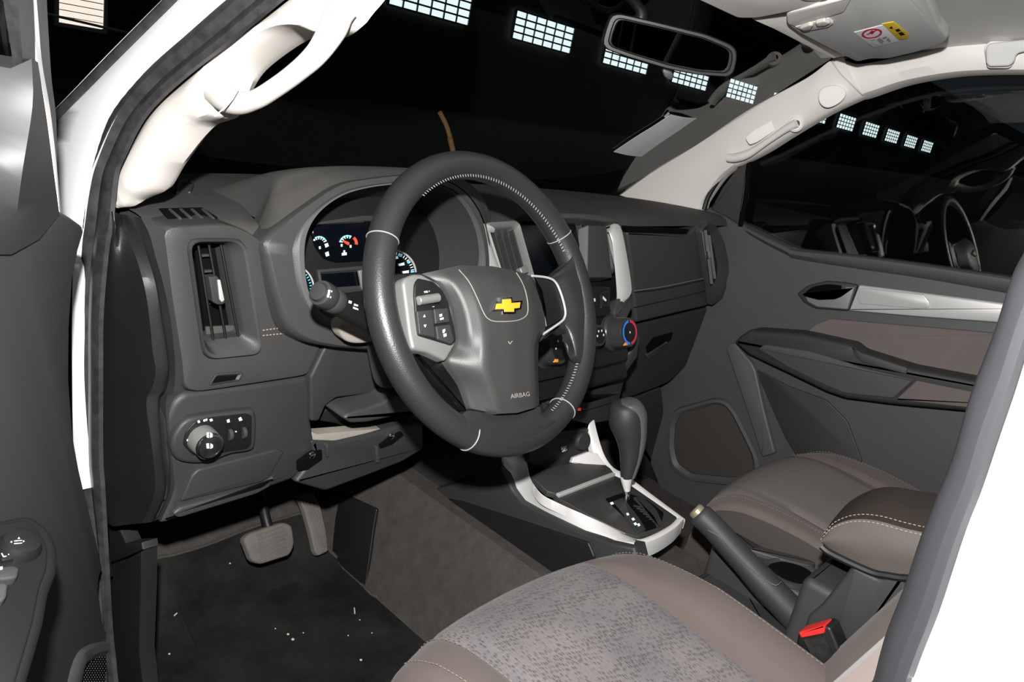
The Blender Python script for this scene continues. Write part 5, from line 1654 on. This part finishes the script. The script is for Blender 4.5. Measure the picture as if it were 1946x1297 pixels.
Geo().grid(lev([(761, 1180, 1200), (764, 1180, 1212), (770, 1188, 1220), (779, 1198, 1226), (792, 1206, 1230), (810, 1209, 1230), (832, 1211, 1229), (856, 1210, 1225), (880, 1206, 1218), (908, 1197, 1208)], 1.7), True, True, True).mk('grip_side', M_['rib'], gl, label='satin grey grip side')
Geo().grid(lev([(904, 1179, 1203), (910, 1179, 1202), (924, 1183, 1199), (933, 1186, 1198)]), True, True, True).mk('collar', M_['rail'], gl)
Geo().grid(lev([(930, 1186, 1197), (946, 1185, 1197), (955, 1187, 1195)]), True, True, True).mk('shaft', M_['chrome'], gl)
GB2 = GL.off(.024)
slab('release_button', GL, [(1160, 786), (1164, 780), (1168, 800), (1170, 826), (1166, 824), (1160, 804)], .006, M_['black'], gl, r=.002, bev=.002, d=.02)

# handbrake
HBp = Pl((-.034, -.27, .36), V((CAM.x + .034, CAM.y + .27, .25)))
hb = thing('handbrake', HBp.pt(1530, 1190), 'black handbrake lever with worn brass button between the seats', 'handbrake')
tube('lever', HBp.pts([(1336, 984), (1360, 1008), (1405, 1058), (1460, 1118), (1504, 1164), (1535, 1198)]), [.019, .0195, .020, .0225, .023, .023], M_['lower'], hb, seg=20, n=40)
tube('lever_seam', HBp.pts([(1345, 1008), (1372, 1026), (1420, 1076), (1470, 1112), (1485, 1106)], .0205), .0008, M_['dash'], hb, seg=5)
hax = (HBp.pt(1336, 984) - HBp.pt(1360, 1008)).normalized()
lathe('lever_nose', HBp.pt(1337, 985), hax, [(.019, 0), (.0185, .006), (.015, .010), (.012, .010)], M_['lower'], hb)
lathe('release_button', HBp.pt(1336, 984), hax, [(.0125, .006), (.0125, .015), (.010, .018), (0, .018)], M_['brass'], hb)

# rear console with armrest lid
rc = thing('rear_console', (0, -.5, .05), 'charcoal storage box carrying the armrest between the seats', 'storage box')
RCs = PX(-.088)
box('box_body', (-.086, -.78, .06), (.086, -.385, .415), M_['lower'], rc, bev=.012)
slab('box_side', RCs, [(1534, 1172), (1560, 1150), (1620, 1075), (1672, 1102), (1720, 1090), (1730, 1180), (1700, 1320), (1560, 1320), (1520, 1220)], .02, M_['lower'], rc, r=.006, bev=.006, d=.004)
box('box_front', (-.080, -.392, .06), (.080, -.215, .285), M_['lower'], rc, bev=.012)
box('cup_block', (.004, -.392, .28), (.080, -.215, .338), M_['lower'], rc, bev=.010)
CHp = PZ(.342)
ring('cup_holder', CHp, [(1452, 1072), (1492, 1062), (1545, 1080), (1556, 1108), (1520, 1118), (1480, 1104)], [(1460, 1076), (1492, 1068), (1536, 1083), (1546, 1104), (1520, 1110), (1484, 1098)], [(0, -.004), (0, .002), (.5, .003), (1, 0), (1, -.05)], M_['dash'], rc, curve=True, n=60)
slab('cup_well', CHp, [(1460, 1076), (1492, 1068), (1536, 1083), (1546, 1104), (1520, 1110), (1484, 1098)], .002, M_['void'], rc, curve=40, d=.0008, bev=.0004)
slab('console_tray', CHp, [(1424, 1044), (1444, 1038), (1530, 1060), (1552, 1070), (1540, 1076), (1490, 1064)], .01, M_['dash'], rc, r=.004, bev=.003, d=.004)
arm = thing('armrest', (0, -.48, .43), 'padded brown leatherette armrest lid with double stitching between the seats', 'armrest')
al, ar = PX(-.088), PX(.085)
bot = al.pts([(1564, 1034), (1582, 1048), (1655, 1082), (1690, 1090), (1730, 1095), (1790, 1090)])
sti = al.pts([(1563, 1020), (1584, 1000), (1620, 988), (1665, 990), (1725, 1006), (1800, 1022)])
mdl = [a.lerp(b, .35) + V((0, 0, .012)) for a, b in zip(sti, ar.pts([(1594, 985), (1622, 955), (1660, 934), (1697, 929), (1745, 936), (1830, 948)]))]
md2 = [a.lerp(b, .75) + V((0, 0, .012)) for a, b in zip(sti, ar.pts([(1594, 985), (1622, 955), (1660, 934), (1697, 929), (1745, 936), (1830, 948)]))]
rgt = ar.pts([(1600, 985), (1628, 958), (1664, 938), (1700, 934), (1748, 942), (1836, 954)])
rbt = [p + V((0, 0, -.05)) for p in rgt]
side_mid = [a.lerp(b, .5) + V((-.006, 0, 0)) for a, b in zip(bot, sti)]
patch('lid_side', [bot, side_mid, sti], M_['brownleather2'], arm, nu=5, nv=5)
patch('lid_top', [sti, mdl, md2, rgt, rbt], M_['brownleather'], arm, nu=5, nv=6)
Geo().add(bot + rbt, [(0, 1, 7, 6), (1, 2, 8, 7), (2, 3, 9, 8), (3, 4, 10, 9), (4, 5, 11, 10)]).mk('lid_base', M_['black'], arm)
Geo().add([bot[0], side_mid[0], sti[0], mdl[0], md2[0], rgt[0], rbt[0]], [(0, 1, 2, 3, 4, 5, 6)]).mk('lid_nose', M_['brownleather'], arm)
tube('lid_edge', [p + V((-.002, 0, -.003)) for p in bot], .005, M_['black'], arm, seg=8)
ss = crv(sti, 40)
stitch('lid_stitching', [p + V((-.001, 0, -.003)) for p in ss], M_['threadbrown'], arm, step=.0055, ln=.004, r=.0005, lift=.0006)
stitch('lid_stitching', [p + V((.004, .0, .004)) for p in crv([a.lerp(b, .06) for a, b in zip(sti, mdl)], 40)], M_['threadbrown'], arm, step=.0055, ln=.004, r=.0005, lift=.0012)

# seat belt buckle
BX = PX(-.128)
bu = thing('seat_belt_buckle', BX.pt(1560, 1260), 'black seat belt buckle with red button beside the driver seat', 'seat belt buckle')
slab('buckle_body', BX, [(1516, 1206), (1568, 1190), (1578, 1194), (1602, 1252), (1596, 1270), (1560, 1330), (1500, 1300)], .028, M_['black'], bu, r=.003, bev=.004)
slab('red_button', BX, [(1517, 1203), (1567, 1189), (1566, 1205), (1522, 1214)], .024, M_['redplastic'], bu, r=.002, bev=.002, d=.003, label='red release button')
slab('buckle_face', BX, [(1524, 1216), (1566, 1207), (1586, 1255), (1560, 1290)], .01, M_['gloss'], bu, r=.002, bev=.002, d=.0025)

# ================================================================== seats
LIP = [(-.070, .150), (-.072, .22), (-.080, .27), (-.096, .308), (-.130, .332), (-.20, .342), (-.30, .338), (-.42, .326), (-.56, .31), (-.62, .305)]


def lip(t):
    P = crv([(0, y, z) for y, z in LIP], 61)
    return P[int(round(t * 60))]


LP_ = crv([(0, y, z) for y, z in LIP], 61)


def seat_pt(i, x, xm, sgn, bh=.020):
    """i: station along the cushion profile, x: distance from the seat's centre line (+ = inner side)"""
    p = LP_[i]
    e = abs(x) / .235
    back = .035 * e ** 3
    bol = .0
    ax_ = abs(x)
    depthk = min(1, max(0, (i - 16) / 14))
    if ax_ > .14: bol = (bh * math.sin(min(1, (ax_ - .14) / .06) * math.pi / 2)) * depthk
    z = p.z + bol - .6 * bh * depthk * math.exp(-((ax_ - .142) / .010) ** 2)
    if ax_ > .205:
        k = (ax_ - .205) / .033
        z -= .030 * k * k + (.004 if k > .5 else 0)
    return V((xm + sgn * x, p.y - back - (.0 if i > 18 else .006 * e), z))


def seat(name, xm, sgn, label, side_m, xi=.142, xo=.238, bh=.020):
    s = thing(name, (xm, -.35, .1), label, 'car seat', 'front seats')
    def strip(nm, xs, m, i0=0, i1=60, groove=True):
        rows = []
        for i in range(i0, i1 + 1, 2):
            r = []
            for k, x in enumerate(xs):
                q = seat_pt(i, x, xm, sgn, bh)
                if k in (0, len(xs) - 1) and groove: q.z -= .004 if i > 14 else 0; q.y -= .003 if i <= 14 else 0
                r.append(q)
            rows.append(r)
        return Geo().grid(rows).mk(nm, m, s)
    lin = lambda a, b, n: [a + (b - a) * i / n for i in range(n + 1)]
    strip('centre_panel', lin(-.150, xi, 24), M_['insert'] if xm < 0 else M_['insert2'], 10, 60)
    strip('front_panel', lin(-.150, xi, 24), M_['seat'], 0, 10)
    strip('inner_bolster', lin(xi, xo, 12), M_['seat'])
    strip('outer_bolster', lin(-.238, -.150, 12), M_['seat'])
    for sd, nm in ((xo, 'inner_side'), (-.238, 'outer_side')):
        rows = []
        for i in range(0, 61, 2):
            q = seat_pt(i, sd, xm, sgn, bh)
            d = V((sgn * (1 if sd > 0 else -1), 0, 0))
            rows.append([q, q + d * .008 + V((0, 0, -.012)), q + d * .010 + V((0, 0, -.06)), V((q.x + d.x * .004, q.y, .14)) if q.z > .2 else q + V((0, 0, -.07))])
        Geo().grid(rows).mk(nm, side_m, s)
        stitch('edge_stitching', [seat_pt(i, sd * .86, xm, sgn, bh) + V((0, 0, .0016)) for i in range(14, 61)], M_['threadbrown'], s, step=.0065, ln=.0050, r=.0008, up=(0, 0, 1))
    stitch('panel_stitching', [seat_pt(i, -.158, xm, sgn, bh) + V((0, 0, .0012)) for i in range(12, 61)], M_['threadbrown'], s, step=.0075, ln=.0055, r=.0006, up=(0, -.3, 1))
    box('cushion_base', (xm - .21, -.60, .10), (xm + .21, -.12, .27), M_['black'], s, bev=.02)
    # backrest, wrapped around the sitter on both sides
    rows = []
    for k in range(17):
        z = .30 + min(k, 13) * .05 + (0, .018, .026, .02)[max(0, k - 13)]
        y0 = -.522 - (z - .30) * .36 - (0, .02, .05, .09)[max(0, k - 13)]
        r = []
        for x in (-.255, -.25, -.235, -.205, -.16, -.12, 0, .12, .16, .205, .235, .25, .255):
            a = abs(x)
            b = .0
            if a > .12: b = .080 * math.sin(min(1, (a - .12) / .10) * math.pi / 2)
            if a > .235: b -= .05 * ((a - .235) / .02)
            if a > .252: b -= .06
            r.append(V((xm + sgn * x, y0 + b, z)))
        rows.append(r)
    patch('backrest', rows, M_['seat'], s, nu=2, nv=2, thick=.06, tdir=(0, -1, -.3))
    return s


M_['insert2'] = mat('flash_lifted_seat_centre_cloth', (0.165, 0.146, 0.139), .95, bump=(900, .35, 'noise', .0008), spec=.1, noise=(8, (.19, .168, .158), .6))  # far seat's centre cloth coloured lighter to make up for flash falloff
seat('driver_seat', -.345, 1, 'brown grey cloth driver seat with patterned centre panel behind the wheel', M_['seatside'])
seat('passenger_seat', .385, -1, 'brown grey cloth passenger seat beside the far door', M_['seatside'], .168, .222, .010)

# ================================================================== passenger door
pd_ = thing('passenger_door', (.74, .0, .1), 'closed passenger door with charcoal panel and taupe cloth insert', 'car door')
DX = PX(.722)
slab('door_panel', DX, [(1335, 398), (1352, 392), (1404, 424), (1419, 429), (1447, 443), (1498, 468), (1516, 474), (1627, 486), (1750, 502), (1919, 527), (2060, 550), (2300, 600), (2240, 1300), (2000, 1100), (1500, 1000), (1262, 960), (1232, 880), (1228, 740), (1300, 560)], .05, M_['door'], pd_, bev=.012)
band('belt_trim', DX.pts([(1419, 430), (1447, 444), (1498, 468), (1516, 475), (1627, 486), (1750, 502), (1919, 527), (2300, 590)]), DX.pts([(1424, 446), (1450, 462), (1496, 486), (1516, 494), (1627, 512), (1750, 530), (1919, 560), (2300, 630)]), [(0, .01), (0, -.008), (.12, -.013), (.5, -.013), (.85, -.006), (1, .002)], M_['door'], pd_)
slab('cloth_insert', DX, [(1520, 640), (1552, 615), (1577, 606), (1700, 617), (1900, 634), (1900, 740), (1760, 708), (1650, 670), (1600, 655)], .012, M_['doorfabric'], pd_, r=.004, bev=.004, d=.010)
slab('handle_bezel', DX, [(1514, 558), (1534, 543), (1570, 534), (1606, 537), (1630, 542), (1612, 592), (1548, 587), (1526, 575)], .01, M_['lower'], pd_, r=.006, bev=.004, d=.010)
slab('handle_cup', DX, [(1530, 555), (1545, 545), (1572, 540), (1600, 543), (1598, 556), (1586, 565), (1560, 564), (1540, 561)], .002, M_['void'], pd_, r=.004, bev=.0006, d=.0108)
slab('door_handle', DX, [(1525, 556), (1532, 562), (1556, 568), (1586, 567), (1600, 561), (1606, 545), (1624, 546), (1610, 589), (1552, 584), (1534, 574)], .012, M_['silver2'], pd_, r=.003, bev=.003, d=.020)
slab('grip_panel', DX, [(1632, 542), (1721, 553), (1911, 577), (1960, 584), (1950, 622), (1890, 613), (1740, 602), (1613, 591)], .012, M_['silver'], pd_, r=.004, bev=.004, d=.016)
slab('grip_plaque', DX, [(1634, 549), (1645, 548), (1755, 560), (1767, 575), (1765, 586), (1740, 587), (1634, 578), (1628, 568)], .006, M_['silver'], pd_, r=.004, bev=.002, d=.0185)
AX = PX(.655)
ADl = [(1394, 651), (1404, 640), (1423, 627), (1523, 634), (1616, 655), (1632, 668), (1728, 699), (1858, 724), (1960, 745), (1950, 800), (1843, 783), (1700, 770), (1605, 758), (1570, 746), (1500, 712), (1420, 674)]
slab('armrest', AX, ADl, .07, M_['lower'], pd_, r=.006, bev=.010)
slab('armrest_face', AX, [(1440, 664), (1452, 655), (1540, 668), (1612, 690), (1640, 700), (1737, 722), (1697, 758), (1605, 748), (1572, 735), (1500, 700)], .006, M_['door'], pd_, r=.006, bev=.003, d=.003)
slab('armrest_cloth', AX, [(1741, 724), (1860, 748), (1960, 770), (1950, 792), (1843, 776), (1702, 760)], .006, M_['doorfabric'], pd_, r=.003, bev=.003, d=.004)
slab('pull_cup', AX, [(1618, 660), (1634, 670), (1725, 700), (1722, 712), (1640, 690), (1624, 678)], .004, M_['dash'], pd_, r=.003, bev=.002, d=.003)
slab('door_rib', DX, [(1379, 664), (1384, 653), (1396, 652), (1430, 692), (1436, 706), (1452, 780), (1473, 862), (1447, 870), (1422, 790), (1398, 720)], .012, M_['rib'], pd_, r=.006, bev=.005, d=.014)  # rib coloured lighter than the door to paint in the light it catches
slab('map_pocket', DX, [(1433, 700), (1500, 735), (1570, 760), (1610, 800), (1640, 880), (1560, 900), (1520, 880), (1490, 830)], .008, M_['lower'], pd_, r=.01, bev=.003, d=.004)
ring('speaker_surround', DX, [(1268, 850), (1270, 800), (1284, 776), (1361, 755), (1385, 759), (1404, 782), (1447, 868), (1452, 905), (1400, 925), (1310, 915), (1275, 890)], [(1282, 850), (1284, 806), (1296, 787), (1361, 768), (1378, 771), (1392, 788), (1430, 865), (1432, 892), (1395, 908), (1315, 900), (1288, 880)], [(0, 0), (.2, .010), (.6, .012), (1, .004), (1, 0)], M_['door'], pd_, ro=.02, ri=.015, n=80)
slab('speaker_grille', DX, [(1282, 850), (1284, 806), (1296, 787), (1361, 768), (1378, 771), (1392, 788), (1430, 865), (1432, 892), (1395, 908), (1315, 900), (1288, 880)], .004, M_['grillec'], pd_, r=.015, bev=.001, d=.004)
# mirror trim triangle, seals and glass
SX = PX(.715)
slab('mirror_trim_cover', SX, [(1350, 398), (1372, 358), (1402, 318), (1421, 310), (1416, 370), (1405, 428), (1380, 412)], .02, M_['door2'] if 'door2' in M_ else M_['dash'], pd_, r=.003, bev=.003)
tube('window_seal', SX.pts([(1338, 398), (1346, 374), (1366, 342), (1390, 319), (1402, 314), (1450, 291), (1500, 259), (1572, 217), (1645, 184), (1715, 159), (1790, 145), (1860, 139), (1960, 138), (2060, 142)], .004), .006, M_['black'], pd_, seg=8, n=80)
tube('window_channel', SX.pts([(1424, 306), (1418, 370), (1407, 430)], .002), .006, M_['void'], pd_, seg=8)
slab('window_glass', PX(.735), [(1395, 430), (1416, 300), (1500, 240), (1650, 165), (1800, 125), (2080, 115), (2300, 130), (2300, 780), (1750, 600), (1600, 560), (1460, 520), (1385, 470)], .004, M_['glass'], pd_, bev=.0006, smooth=False)
